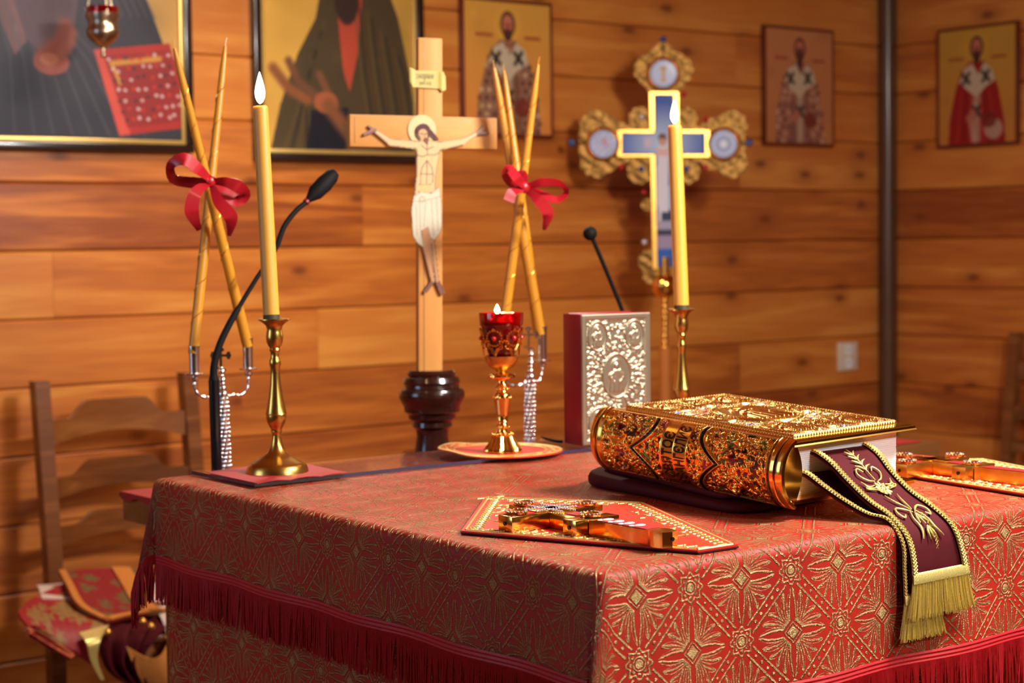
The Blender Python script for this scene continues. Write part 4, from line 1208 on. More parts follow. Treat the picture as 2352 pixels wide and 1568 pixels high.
def hand_cross(label, cx, cy, z, kind, mat):
    """long axis along -y; origin at the crossing"""
    o = thing('hand_cross', label, 'cross', (cx, cy, z), 'gilded hand crosses')
    T = .0175
    def blk(x0, x1, y0, y1, z0=0, z1=T, c=.001): return MB().cbox((cx+x0, cy+y0, z+z0), (cx+x1, cy+y1, z+z1), c)
    m = blk(-.0125, .0125, -.056, .062); m.build('upright', mat, o)
    blk(-.065, -.0125, -.0125, .0125).build('arm', mat, o); blk(.0125, .065, -.0125, .0125).build('arm', mat, o)
    blk(-.031, .031, -.080, -.058).build('foot_bar', mat, o)
    hs = MB(); prof = [(-.0135, -.081), (-.011, -.088), (-.0125, -.100), (-.014, -.130), (-.0135, -.150), (-.010, -.170), (-.0125, -.176), (-.0135, -.184), (-.0105, -.194), (0, -.198)]
    poly = [(cx+x, cy+y) for x, y in prof]+[(cx-x, cy+y) for x, y in prof[-2::-1]]
    hs.prism(poly, z, z+T*.93); hs.build('handle', mat, o)
    # enamel panels, medallions, stones on the face
    for x0, x1, y0, y1 in ((-.009, .009, .034, .058), (-.061, -.030, -.009, .009), (.030, .061, -.009, .009), (-.009, .009, -.054, -.034), (-.010, .010, -.168, -.090)):
        blk(x0, x1, y0, y1, T+.0001 if y0 > -.08 else T*.93+.0001, T+.0008 if y0 > -.08 else T*.93+.0008, .0003).build('enamel_panel', M['rednap'], o)
    pl = MB()
    for x0, x1, y0, y1 in ((-.009, .009, -.030, .030), (-.028, .028, -.009, .009)): pl.cbox((cx+x0, cy+y0, z+T), (cx+x1, cy+y1, z+T+.0022), .0006)
    pl.build('raised_cross', M['gold'], o)
    if kind:
        sj = MB()
        for x0, x1, y0, y1 in ((-.009, .009, -.030, .030), (-.028, .028, -.009, .009)):
            for t in np.linspace(0, 1, 15): 
                for (px_, py_) in ((x0, y0+(y1-y0)*t), (x1, y0+(y1-y0)*t)) if y1-y0 > x1-x0 else ((x0+(x1-x0)*t, y0), (x0+(x1-x0)*t, y1)):
                    sj.ball((cx+px_, cy+py_, z+T+.0022), .0014, 6, 4)
        tag(sj.build('rhinestones', M['stone_white'], o), 'rows of clear stones', kind='stuff')
        en = MB()
        for k in range(4):
            yy_ = -.096-k*.017; en.ball((cx+.001, cy+yy_, z+T*.93+.001), .0075, 12, 5, sq=(1, .5, .16)); en.ball((cx-.008, cy+yy_+.003, z+T*.93+.001), .0035, 8, 5, sq=(1, .7, .25))
        en.build('white_enamel_drops', M['page'], o)
    for (mx, my) in ((0, .048), (-.049, 0), (.049, 0), (0, -.068)):
        q = np.array([cx+mx, cy+my, z+T+.0008]); md_ = MB().lathe([(0, 0), (.0125, 0), (.0125, .0022), (.0105, .0032), (.0095, .0022), (0, .003)], q, 24)
        me_ = md_.build('medallion', M['gold'], o)
        rs = MB()
        for k in range(16):
            a = 2*PI*k/16; rs.ball(q+np.array([.0112*math.cos(a), .0112*math.sin(a), .003]), .0011, 6, 4)
        rs.build('stone_rim', M['stone_white'], me_)
    for (mx, my, nx, ny) in ((-.0652, 0, -1, 0), (-.0312, -.069, -1, 0), (0, -.198, 0, -1), (0, -.0801, 0, -1)):
        MB().lathe([(0, 0), (.0024, 0), (.0024, .0008), (.0012, .001), (0, .0006)], (cx+mx, cy+my, z+T*.5), 10, (nx, ny, 0)).build('screw_head', M['inlay'], o)
    return o
ZC1 = TZ+.0052
hand_cross('gilded hand cross with white stones lying on the near embroidered cloth', .118, .226, ZC1, True, M['gold'])
c2 = onz(2190, 1088, TZ+.008)-onz(1312, 1211, TZ+.008)
poly2 = [onz(x, y, TZ+.002)[:2] for x, y in ((2070, 1093), (2060, 1060), (2262, 1057), (2405, 1085), (2420, 1150))]
embroidered_cloth('embroidered_cloth', 'red cloth with gold embroidered border right of the gilded book', poly2, TZ+.0012, .0036, 8, 'embroidered cloths')
hand_cross('plain gilded hand cross lying right of the gilded book', .118+c2[0], .226+c2[1], ZC1, False, M['goldsat'])
# ================================================================== side table behind the altar
sx0, sx1, sy0, sy1, sz = .176, 1.75, 1.0, 1.447, .860
stb = thing('side_table', 'long side table of thick raw boards behind the altar', 'table', ((sx0+sx1)/2, (sy0+sy1)/2, 0))
for k in range(3):
    a = sy0+(sy1-sy0)*k/3; b_ = sy0+(sy1-sy0)*(k+1)/3
    MB().cbox((sx0, a+.0006, sz-.046), (sx1, b_-.0006, sz), .0025).build('top_board', M['board'], stb)
for x in (sx0+.06, sx1-.12):
    for y in (sy0+.03, sy1-.09): MB().box((x, y, 0), (x+.06, y+.06, sz-.046)).build('leg', M['board'], stb)
rc = MB(); G = np.zeros((60, 16, 3))
for i in range(60):
    for j in range(16):
        x = sx0-.002+(sx1-sx0-.05)*i/59; y = sy0+.005+(sy1-sy0-.003)*j/15
        G[i, j] = (x, y, sz+.0012)
rc.sheet(G, .0014)
wv = MB(); n = 40; lip = np.zeros((n, 3, 3))
for i in range(n):
    y = sy0+.005+(sy1-sy0-.003)*i/(n-1); h = .006+.004*math.sin(i*.9)+.003*math.sin(i*.37+1)
    lip[i] = [(sx0-.0022, y, sz+.002), (sx0-.0046, y, sz-.001), (sx0-.005, y, sz-h)]
rc.sheet(lip)
tag(rc.build('red_runner', M['redcloth'], loc=((sx0+sx1)/2, sy0+.2, sz)), 'plain red cloth covering the side table behind the altar', 'cloth')
SZ = sz+.0028

# ================================================================== wooden crucifix on turned dark base
KB = onY(993, 1000, 1.19); KB = np.array([KB[0], KB[1], SZ]); dk = depth(KB); kq = dk/F
kru = thing('standing_crucifix', 'light wooden crucifix with painted cut-out figure on a dark turned base', 'crucifix', tuple(KB))
yk = lambda y: onplane(993, y, KB, -np.array([FW[0], FW[1], 0])/np.linalg.norm(FW[:2]))[2]
BASE = [(0,1075),(64,1075),(64,1060),(52,1050),(42,1040),(36,1000),(38,985),(46,978),(45,968),(54,960),(55,950),(64,944),(64,934),(68,926),(75,912),(76,902),(72,893),(64,888),(63,882),(66,876),(62,866),(54,862),(56,856),(50,849),(0,849)]
zb0 = yk(1075)
pts = [(r*kq, yk(y)) for r, y in BASE]
ped = [(0, SZ), (.062, SZ), (.062, SZ+.012), (.05, SZ+.02), (.03, SZ+.03)]
pts = ped+[p for p in pts if p[1] > SZ+.032]
MB().lathe([(r, z-SZ) for r, z in pts], KB, 40).build('turned_base', M['darkwood'], kru, angle=30)
KO = np.array([KB[0], KB[1], yk(853)])
kp = Plane2D(KO, math.radians(-20), math.radians(-.9))
Tk = .020
q2 = lambda x, y: kp.px(x, y)
def kbox(x0, x1, y0, y1, z0, z1):
    m = MB().cbox((x0, y0, z0), (x1, y1, z1), .0018); m.v[-1] = kp(m.v[-1][:, 0], m.v[-1][:, 1], m.v[-1][:, 2]); return m
ux0, ux1 = q2(958, 700)[0], q2(1013, 700)[0]; utop = q2(965, 88)[1]
wu = (ux1-ux0); uc = (ux0+ux1)/2
kbox(uc-wu/2, uc+wu/2, -.004, utop, -Tk/2, Tk/2).build('upright_beam', M['crosswood'], kru)
bl = q2(800, 302); br = q2(1138, 306); bh = (q2(960, 340)-q2(960, 267))[1]; byc = (q2(960, 304))[1]
M['crossbeam'] = wood('light_cross_wood_bar', lin((214,154,84))[:3], lin((210,146,74))[:3], lin((204,136,64))[:3], scale=1.2, knots=False, rough=.6, coat=0.0, axis=0, tint=.15)
kbox(bl[0], br[0], byc-abs(bh)/2, byc+abs(bh)/2, -Tk/2-.0006, Tk/2+.0006).build('cross_beam', M['crossbeam'], kru)
gr = MB()                                     # scratched border line along the left edges
for x in (uc-wu/2+.009,):
    for y0, y1 in ((0, byc-abs(bh)/2), (byc+abs(bh)/2, utop-.004)):
        m = MB().cbox((x, y0, Tk/2), (x+.0008, y1, Tk/2+.0003), .0001); gr.add(kp(m.v[-1][:, 0], m.v[-1][:, 1], m.v[-1][:, 2]), m.f)
m = MB().cbox((bl[0]+.008, byc-abs(bh)/2+.006, Tk/2+.0006), (bl[0]+.0088, byc+abs(bh)/2-.004, Tk/2+.0009), .0001); gr.add(kp(m.v[-1][:, 0], m.v[-1][:, 1], m.v[-1][:, 2]), m.f)
gr.build('edge_groove', M['trim'], kru)
# painted flat figure: outline from limbs, colour from the same drawing
Q = {k: q2(*v) for k, v in dict(head=(969, 310), chin=(970, 322), neck=(968, 330), shL=(952, 334), shR=(1006, 336), elL=(893, 328), wrL=(855, 300), elR=(1058, 326), wrR=(1092, 306),
     hL1=(833, 310), hL2=(842, 291), hR1=(1114, 307), hR2=(1104, 292), ch=(978, 352), wa=(972, 420), hp=(971, 445), hemL=(950, 560), hemR=(998, 520), cl1=(945, 470), cl2=(1004, 460),
     knL=(972, 560), knR=(984, 550), anL=(989, 645), anR=(999, 645), toL=(972, 668), toR=(1010, 670), clB1=(960, 565), clB2=(994, 545)).items()}
sk = kq*.99
def limb(x, y, a, b_, ra, rb): return seg_sdf(x, y, Q[a], Q[b_], ra*sk, rb*sk)
def body_parts(x, y):
    arms = smin(limb(x, y, 'shL', 'elL', 10, 8), limb(x, y, 'elL', 'wrL', 7.5, 4.5), 4*sk)
    arms2 = smin(limb(x, y, 'shR', 'elR', 10, 8), limb(x, y, 'elR', 'wrR', 7.5, 4.5), 4*sk)
    hands = np.minimum(np.minimum(limb(x, y, 'wrL', 'hL1', 5, 3.5), limb(x, y, 'wrL', 'hL2', 4, 2)), np.minimum(limb(x, y, 'wrR', 'hR1', 5, 3.5), limb(x, y, 'wrR', 'hR2', 4, 2)))
    tor = smin(limb(x, y, 'shL', 'shR', 10, 10), seg_sdf(x, y, Q['ch'], Q['wa'], 27*sk, 21*sk), 10*sk)
    tor = smin(tor, seg_sdf(x, y, Q['wa'], Q['hp'], 22*sk, 25*sk), 8*sk)
    clo = poly_sdf(x, y, [q2(*p) for p in ((946, 452), (962, 442), (985, 446), (1003, 432), (1007, 470), (1008, 520), (1003, 535), (992, 550), (984, 545), (978, 520), (960, 530), (966, 566), (953, 556), (944, 540), (941, 480))])-1.5*sk
    legs = np.minimum(smin(limb(x, y, 'hp', 'knL', 12, 9), limb(x, y, 'knL', 'anL', 9, 4.5), 3*sk), smin(limb(x, y, 'hp', 'knR', 12, 9), limb(x, y, 'knR', 'anR', 9.5, 4.5), 3*sk))
    feet = np.minimum(limb(x, y, 'anL', 'toL', 4.5, 4.5), limb(x, y, 'anR', 'toR', 5, 6))
    head = seg_sdf(x, y, Q['head'], Q['chin'], 15*sk, 11*sk)
    hair = np.minimum(seg_sdf(x, y, q2(967, 302), q2(967, 306), 17*sk, 17*sk), seg_sdf(x, y, q2(980, 305), q2(1001, 321), 8*sk, 2*sk))
    return arms, arms2, hands, tor, clo, legs, feet, head, hair
def body(x, y):
    d = None
    for q in body_parts(x, y): d = q if d is None else np.minimum(d, q)
    return d
def body_col(x, y):
    arms, arms2, hands, tor, clo, legs, feet, head, hair = body_parts(x, y)
    n = x.shape[0]; C = np.tile(lin((246, 216, 158)), (n, 1))
    def put(m, c, a=1.0):
        m = np.clip(m, 0, 1)[:, None]*a; C[:] = C*(1-m)+lin(c)*m
    edge = lambda d, w: np.clip(1-(-d)/(w*sk), 0, 1)*(d < 0)
    ln = (110, 50, 66)
    for d, w in ((arms, 3.2), (arms2, 3.2), (tor, 3.4)): put(edge(d, w)*(np.minimum(np.minimum(arms, arms2), tor) > -w*sk), ln, .85)
    put(1.0*(hands < 0), (190, 140, 120)); put(edge(hands, 2), (90, 46, 60)); put(1.0*(feet < 0), (150, 96, 84)); put(edge(feet, 2.5), (80, 36, 44))
    lg = (legs < 0) & (clo > 0) & (tor > 0); put(lg*1.0, (226, 170, 116)); put(edge(legs, 3)*lg, (110, 50, 50))
    def line(L, w, c=ln, a=.8):
        d = np.full(n, 1e9)
        for p, q in zip(L[:-1], L[1:]): d = np.minimum(d, seg_sdf(x, y, q2(*p), q2(*q), 0, 0))
        put(np.clip(1.5-d/(w*sk), 0, 1), c, a)
    for L in ([(950, 355), (963, 361), (975, 357), (992, 357), (1003, 352)], [(960, 402), (964, 385), (975, 369), (986, 385), (989, 402), (988, 420)], [(975, 372), (974, 424)], [(960, 400), (988, 401)], [(960, 402), (960, 424)], [(956, 425), (985, 424)], [(955, 440), (968, 447), (990, 442)], [(962, 334), (974, 345), (990, 338)], [(985, 560), (995, 640)], [(975, 332), (976, 356)]): line(L, 1.1)
    dd = np.hypot(x-q2(969, 433)[0], (y-q2(969, 433)[1])*1.3); put(np.clip(1.3-dd/(15*sk), 0, 1)*(dd < 16*sk), (250, 214, 140)); 
    put(1.0*((clo < 0)), (246, 238, 212)); put(edge(clo, 2)*(clo < 0), (150, 120, 100))
    for L in ([(958, 462), (960, 530)], [(972, 462), (968, 520)], [(985, 460), (990, 540)], [(996, 455), (1001, 530)], [(950, 470), (952, 540)], [(943, 463), (966, 462), (1005, 452)]): line(L, 1.0, (196, 176, 140), .8)
    rk = np.hypot(x-q2(964, 458)[0], y-q2(964, 458)[1]); put(np.clip(1-np.abs(rk-6*sk)/(1.5*sk), 0, 1), (170, 140, 110))
    put(1.0*(hair < 0), (96, 36, 40))
    face = seg_sdf(x, y, q2(966, 308), q2(970, 322), 10.5*sk, 7*sk); put(1.0*(face < 0), (238, 190, 134))
    beard = seg_sdf(x, y, q2(973, 324), q2(975, 330), 7*sk, 3*sk); put(1.0*(beard < 0)*.9, (130, 60, 46))
    line([(960, 308), (966, 309)], 1.3, (70, 30, 30)); line([(971, 309), (977, 308)], 1.3, (70, 30, 30)); line([(969, 310), (970, 318)], 1.0, (150, 90, 60)); line([(967, 322), (973, 322)], 1.2, (150, 60, 50))
    # short fingers
    for a, b_ in (((855, 300), (831, 314)), ((855, 303), (838, 318)), ((1092, 306), (1118, 303)), ((1092, 308), (1116, 312))): line([a, b_], .8, (90, 46, 60))
    C[:, :3] *= .66
    return C
lo = np.min([q2(825, 690), q2(825, 280)], 0); hi = np.max([q2(1125, 280), q2(1125, 690)], 0)
hal = MB(); hc = q2(965, 299)
plate(hal, lambda x, y: np.hypot(x-hc[0], (y-hc[1])*.97)-33*sk, (hc[0]-.03, hc[0]+.03, hc[1]-.03, hc[1]+.03), .0016, .0022, kp, z0=Tk/2+.0007)
M['halo'] = plain('pale_gold_halo', (206, 188, 136), .4, noise=30, amp=.08)
hal.build('halo', M['halo'], kru)
cb = MB(); plate(cb, body, (lo[0], hi[0], lo[1], hi[1]), .0011, .0035, kp, color=body_col, z0=Tk/2+.003)
cb.build('crucified_figure', M['corpuspaint'], kru, angle=50)
# scroll plaque
sc_ = [q2(*p) for p in ((937, 158), (946, 162), (948, 165), (1004, 166), (1013, 168), (1017, 178), (1018, 207), (1010, 212), (1004, 204), (943, 200), (938, 190))]
pq = MB(); plate(pq, lambda x, y: poly_sdf(x, y, sc_)-1.5*sk, (q2(930, 180)[0], q2(1025, 180)[0], q2(970, 215)[1], q2(970, 152)[1]), .0012, .003, kp, relief=lambda x, y: .0018*np.exp(-((x-q2(1010, 180)[0])/(6*sk))**2)+.0012*np.exp(-((x-q2(941, 180)[0])/(4*sk))**2), z0=Tk/2+.0005)
plq = pq.build('scroll_plaque', M['scroll'], kru, angle=60)
for body_, x0, x1, y0, y1 in (('І.НАЗѠРѦНИ', 951, 991, 182, 172), ('І', 968, 972, 189, 184), ('ЦРЬ ІУД', 958, 986, 197, 190)):
    p0, p1 = q2(x0, y0), q2(x1, y1); V, Fc = text_mesh(body_, p1[0]-p0[0], abs(p1[1]-p0[1])); m = MB()
    if len(V): m.add(kp(V[:, 0]+p0[0], V[:, 1]+p0[1], np.full(len(V), Tk/2+.0038)), Fc); m.build('lettering', M['ink'], plq, smooth=False)

# ================================================================== gooseneck microphones
def px_path(L, Y): return np.array([onY(x, y, Y) for x, y in L])
m1 = thing('gooseneck_microphone', 'black gooseneck microphone on a thick black stand behind the left candlestick', 'microphone', tuple(np.r_[onY(500, 1080, 1.06)[:2], SZ]), 'gooseneck microphones')
b1_ = onY(499, 1080, 1.06); m1s = depth(b1_)/F
MB().lathe([(0, 0), (.024, 0), (.024, .008), (.02, .013), (.014, .016), (.0135, .03)], (b1_[0], b1_[1], SZ), 32).build('round_foot', M['blackgloss'], m1)
top1 = onY(491, 872, 1.06)
MB().tube([(b1_[0], b1_[1], SZ+.02), (b1_[0]*.5+top1[0]*.5, b1_[1], (SZ+top1[2])/2), tuple(top1)], 12.5*m1s, 20).build('stand_tube', M['blackgloss'], m1)
MB().tube(px_path([(492, 885), (491, 868), (491, 858)], 1.06), [12.5*m1s, 11*m1s, 8*m1s], 16).build('collar', M['black'], m1)
gp = smooth_pts(px_path([(490, 876), (492, 838), (503, 796), (528, 742), (552, 700), (590, 638), (632, 574), (655, 516), (682, 482), (708, 460)], 1.06), 60)
MB().tube(gp, np.interp(np.linspace(0, 1, 60), [0, .15, .35, .37, .7, .72, 1], [9, 8, 7.6, 5.4, 5.2, 6.4, 6.2])*m1s, 12).build('gooseneck', M['black'], m1)
hp = px_path([(706, 461), (712, 455), (724, 443), (745, 422), (762, 404), (769, 397)], 1.06)
MB().tube(hp, np.array([7, 11, 20, 22, 19, 13])*m1s*.94, 16).build('foam_head', M['black'], m1)
MB().tube(px_path([(702, 465), (706, 461)], 1.06), 8.2*m1s, 12).build('red_ring', M['spinered'], m1)
m2 = thing('gooseneck_microphone', 'thin black microphone with round foam ball behind the silver book', 'microphone', tuple(np.r_[onY(1445, 760, 1.08)[:2], SZ]), 'gooseneck microphones')
b2_ = onY(1470, 830, 1.08); m2s = depth(b2_)/F
MB().lathe([(0, 0), (.05, 0), (.05, .01), (.04, .016), (.012, .018), (.01, .03)], (b2_[0], b2_[1], SZ), 28).build('round_foot', M['blackgloss'], m2)
MB().tube(smooth_pts([(b2_[0], b2_[1], SZ+.02), (b2_[0], b2_[1], SZ+.09)]+[tuple(p) for p in px_path([(1450, 770), (1432, 720), (1395, 628), (1362, 550)], 1.08)], 40), 5.0*m2s, 10).build('gooseneck', M['black'], m2)
MB().ball(onY(1355, 536, 1.08), 16*m2s, 16, 12).build('foam_ball', M['black'], m2)

# ================================================================== silver candelabra with crossed beeswax candles and bows
def candelabrum(label, Y, xs, yj, ytop, ybase, cups, cross, group):
    """xs: picture x of the pole; cups: (x, y top, y bottom, y arm)"""
    P = lambda x, y: onY(x, y, Y)
    o_ = P(xs[1], ybase); s = depth(o_)/F
    base = np.array([o_[0], o_[1], SZ])
    t = thing('candelabrum', label, 'candelabrum', tuple(base), group)
    MB().lathe([(0, 0), (.036, 0), (.037, .006), (.03, .012), (.022, .018), (.018, .03), (.012, .036), (.010, .05)], base, 32).build('foot', M['silver'], t)
    top = P(xs[0], yj)
    MB().tube([(base[0], base[1], SZ+.04), (base[0]*.5+top[0]*.5, (base[1]+top[1])/2, (SZ+.04+top[2])/2), tuple(top)], [11*s]*3, 16).build('column', M['silver'], t)
    bd_ = MB(); L = np.linalg.norm(top-np.array([base[0], base[1], SZ+.05])); nb = int(L/(9.4*s))
    for k in range(nb):                        # spiral of round beads
        f_ = k/nb; c = np.array([base[0], base[1], SZ+.05])*(1-f_)+top*f_
        for j in range(6):
            a = 2*PI*(j/6)+k*.22; bd_.ball(c+np.array([10.5*s*math.cos(a), 10.5*s*math.sin(a), 0]), 4.6*s, 8, 6)
    bd_.build('beaded_sleeve', M['silver'], t)
    kn = MB(); yy_ = yj
    for k, (r, dy) in enumerate(((12, 0), (9, -14), (7, -24), (9, -33), (6, -42), (8, -52), (5, -60))):
        kn.ball(P(xs[0]+(ytop[0]-xs[0])*(k/8), yj+dy), r*s, 12, 8)
    kn.build('finial', M['silver'], t)
    for cx_, y0, y1, ya in cups:
        c0 = P(cx_, y1); sg = 1 if cx_ > xs[0] else -1
        am = MB(); path = smooth_pts([P(xs[0], yj+6), P(xs[0]+(cx_-xs[0])*.35, ya+4), P(xs[0]+(cx_-xs[0])*.75, ya+2), P(cx_-sg*3, ya-10), P(cx_, y1+22), P(cx_, y1+12)], 26)
        am.tube(path, (3.6+1.1*np.sin(np.linspace(0, 30, 26)))*s, 10); am.build('arm', M['silver'], t)
        cp = MB(); H = (P(cx_, y0)-c0)[2]
        cp.lathe([(0, -.011), (6*s, -.011), (9*s, -.008), (9*s, -.004), (5*s, -.002), (21*s, 0), (22*s, .001), (21*s, .002), (12*s, .003), (12*s, H*.55), (12.5*s, H), (14*s, H), (14*s, H+.002), (11.5*s, H+.002), (11*s, H*.5), (0, H*.45)], c0, 20)
        cp.build('candle_cup', M['silver'], t)
    if cross:
        cm_ = MB(); cx_, cy_ = cross; c = P(cx_, cy_)
        n = -np.array([FW[0], FW[1], 0]); pl_ = Plane2D(c, math.atan2(RT[1], RT[0]))
        def sd(x, y):
            x = x/s; y = y/s
            d = np.minimum(seg_sdf(x, y, (0, -34), (0, 14), 3, 3), seg_sdf(x, y, (-19, 0), (19, 0), 3, 3))
            d = np.minimum(d, seg_sdf(x, y, (-10, -28), (10, -33), 2.4, 2.4))
            for a, b_ in ((0, 15), (-20, 0), (20, 0), (-18, 5), (-18, -5), (18, 5), (18, -5), (-4, 13), (4, 13)): d = np.minimum(d, np.hypot(x-a, y-b_)-4.2)
            return d*s
        plate(cm_, sd, (-28*s, 28*s, -40*s, 22*s), .0011, .003, lambda x, y, z: pl_(x, y, z), z0=-.0015)
        cm_.build('top_cross', M['silver'], t)
    return t, s
def taper(label, bx, tx, Y, dY, group, r0=12.5, r1=8.0):
    a = onY(bx[0], bx[1], Y); b_ = onY(tx[0], tx[1], Y+dY); s = depth(a)/F
    o = thing('beeswax_taper', label, 'candle', tuple(a), group)
    ax = b_-a; L = np.linalg.norm(ax); n = 40
    P = np.array([a+ax*t for t in np.linspace(0, .975, n)])
    R_ = np.interp(np.linspace(0, 1, n), [0, .45, .9, .96, 1], [r0, r0*.92, r1, r1*.8, r1*.45])*s
    m = MB(); m.tube(P, R_, 14); m.build('wax_body', M['waxdark'], o)
    MB().tube([P[-1], P[-1]+ax/L*.006, P[-1]+ax/L*.012+np.array([.001, 0, .001])], .0009, 5).build('wick', M['waxdark'], o)
    rb = MB(); tt = np.linspace(.08, .9, 200); an = tt*62                      # thin gilt thread wound round it
    u_ = np.cross(ax/L, np.array([0, 1.0, 0])); u_ /= np.linalg.norm(u_); w_ = np.cross(ax/L, u_)
    hx = np.array([a+ax*q+(u_*math.cos(g)+w_*math.sin(g))*(np.interp(q, [0, .45, .9, .97], [r0, r0*.92, r1, r1*.8])*s+.0001) for q, g in zip(tt, an)])
    rb.tube(hx, .0006, 4); rb.build('gilt_thread', M['goldsat'], o)
    return o
def bow(label, Y, c, loops, tails, group):
    o = thing('ribbon_bow', label, 'bow', tuple(onY(c[0], c[1], Y)), group); s = depth(onY(c[0], c[1], Y))/F
    def strip(L, wd, dz):
        P = smooth_pts([(x, y) for x, y in L], 30); Wd = np.interp(np.linspace(0, 1, 30), np.linspace(0, 1, len(wd)), wd)
        T = np.gradient(P, axis=0); T /= np.linalg.norm(T, axis=1)[:, None]; N_ = np.stack([-T[:, 1], T[:, 0]], 1)
        D = np.interp(np.linspace(0, 1, 30), np.linspace(0, 1, len(dz)), dz)
        rows_ = []
        for k in (-1, -.4, .4, 1):
            rows_.append([onY(*(P[i]+N_[i]*Wd[i]*.5*k), Y+D[i]+.004*k) for i in range(30)])
        m = MB(); m.sheet(np.array(rows_), .0006); return m
    for L, wd, dz in loops: strip(L, wd, dz).build('loop', M['ribbonred'], o)
    for L, wd, dz in tails: strip(L, wd, dz).build('tail', M['ribbonred'], o)
    kn = onY(c[0], c[1], Y-.03); MB().ball(kn, 13*s, 12, 8, sq=(1, .8, 1.1)).build('knot', M['ribbonred'], o)
    return o
g_ = 'beeswax tapers in the silver candelabra'
candelabrum('two-branched silver candelabrum behind the black microphone stand', 1.13, (512, 520), 905, (507,), 1090, [(447, 797, 860, 908), (570, 779, 848, 903)], (507, 816), 'silver candelabra')
taper('amber beeswax taper from the left cup leaning right behind the red bow', (444, 812), (519, 88), 1.13, .03, g_)
taper('amber beeswax taper from the right cup leaning left across the big icon frame', (569, 795), (396, 92), 1.13, -.04, g_)
bow('red satin bow tied round the two crossed tapers at left', 1.085, (484, 416),
    [([(484, 414), (455, 388), (420, 365), (392, 380), (396, 408), (430, 418), (484, 416)], [12, 26, 30, 20, 24, 26, 12], [-.03, -.05, -.05, -.03, -.01, -.02, -.03]),
     ([(484, 416), (520, 418), (552, 432), (564, 446), (548, 462), (520, 446), (484, 420)], [12, 22, 30, 24, 28, 24, 12], [-.03, -.045, -.05, -.03, -.02, -.02, -.03])],
    [([(482, 420), (452, 440), (440, 480), (458, 528)], [12, 30, 34, 12], [-.03, -.04, -.04, -.03]), ([(486, 422), (500, 460), (530, 500), (527, 542)], [12, 26, 34, 8], [-.03, -.045, -.045, -.03])], 'red bows')
candelabrum('three-branched silver candelabrum behind the ruby oil lamp', 1.08, (1218, 1216), 866, (1220,), 1020, [(1245, 752, 829, 872), (1152, 762, 838, 880)], (1214, 768), 'silver candelabra')
taper('thin beeswax taper farthest left of the three behind the lamp', (1241, 768), (1132, 140), 1.08, .03, g_, 13, 8)
taper('beeswax taper in the middle of the three behind the lamp', (1236, 762), (1155, 148), 1.115, .07, g_, 12.5, 7.5)
taper('beeswax taper of the three leaning right past the icon', (1153, 778), (1238, 132), 1.08, -.035, g_, 12, 7.5)
bow('red satin bow tied round the three tapers beside the crucifix', 1.035, (1205, 430),
    [([(1205, 430), (1188, 410), (1166, 388), (1160, 402), (1180, 420), (1200, 400), (1205, 428)], [12, 24, 20, 16, 26, 22, 12], [-.03, -.05, -.04, -.03, -.02, -.03, -.03]),
     ([(1205, 430), (1250, 418), (1290, 424), (1302, 440), (1285, 458), (1250, 450), (1205, 432)], [12, 20, 16, 12, 16, 22, 12], [-.03, -.045, -.05, -.03, -.02, -.02, -.03])],
    [([(1203, 434), (1178, 440), (1168, 462)], [12, 24, 26], [-.03, -.04, -.04]), ([(1208, 434), (1236, 458), (1258, 490), (1250, 528)], [12, 26, 28, 8], [-.03, -.045, -.045, -.03])], 'red bows')
# ================================================================== icons
class Canvas:
    """painted panel: x 0..1 left to right, y 0..1 top to bottom"""
    def __init__(s, w, h, cells, bg):
        s.w, s.h = w, h; s.nx = int(cells); s.ny = int(cells*h/w)
        s.X, s.Y = np.meshgrid(np.linspace(0, 1, s.nx), np.linspace(0, 1, s.ny), indexing='ij')
        s.I = np.zeros((s.nx, s.ny, 3)); s.I[:] = bg
    def put(s, m, c, a=1.0):
        m = (np.clip(m, 0, 1)*a)[..., None]; s.I = s.I*(1-m)+np.asarray(c, float)*m
    def poly(s, P, c, a=1.0): s.put(poly_in(s.X, s.Y, P).astype(float), c, a)
    def ell(s, cx, cy, rx, ry, c, a=1.0, soft=.15):
        d = np.sqrt(((s.X-cx)/rx)**2+((s.Y-cy)/ry)**2); s.put((1-d)/soft+.5, c, a)
    def line(s, L, w, c, a=1.0):
        d = np.full(s.X.shape, 1e9); k = s.h/s.w
        for p, q in zip(L[:-1], L[1:]): d = np.minimum(d, seg_sdf(s.X, s.Y*k, (p[0], p[1]*k), (q[0], q[1]*k), 0, 0))
        s.put(1.5-d/w, c, a)
    def grad(s, c0, c1, axis=1):
        t = (s.Y if axis else s.X)[..., None]; s.I = np.asarray(c0, float)*(1-t)+np.asarray(c1, float)*t
    def blotch(s, amp, n, seed):
        r = np.random.default_rng(seed)
        for _ in range(n):
            cx, cy, q = r.uniform(0, 1), r.uniform(0, 1), r.uniform(.03, .12)
            s.I *= (1+amp*r.uniform(-1, 1)*np.exp(-((s.X-cx)**2+((s.Y-cy)*s.h/s.w)**2)/(q*q)))[..., None]
    def sheet(s, mb, mapper, z):
        c = np.clip(s.I, 0, 255)/255; L = np.where(c <= .04045, c/12.92, ((c+.055)/1.055)**2.4)
        col = np.concatenate([L, np.ones(L.shape[:2]+(1,))], -1).reshape(-1, 4)
        mb.sheet(mapper(s.X*s.w, s.h-s.Y*s.h, np.full(s.X.shape, z)), col=col)
def wall_plane(x, z, right=False):
    if right: return Plane2D((WX, x, z), -PI/2)      # x is the world y of the left edge
    return Plane2D((x, WY, z), 0.0)
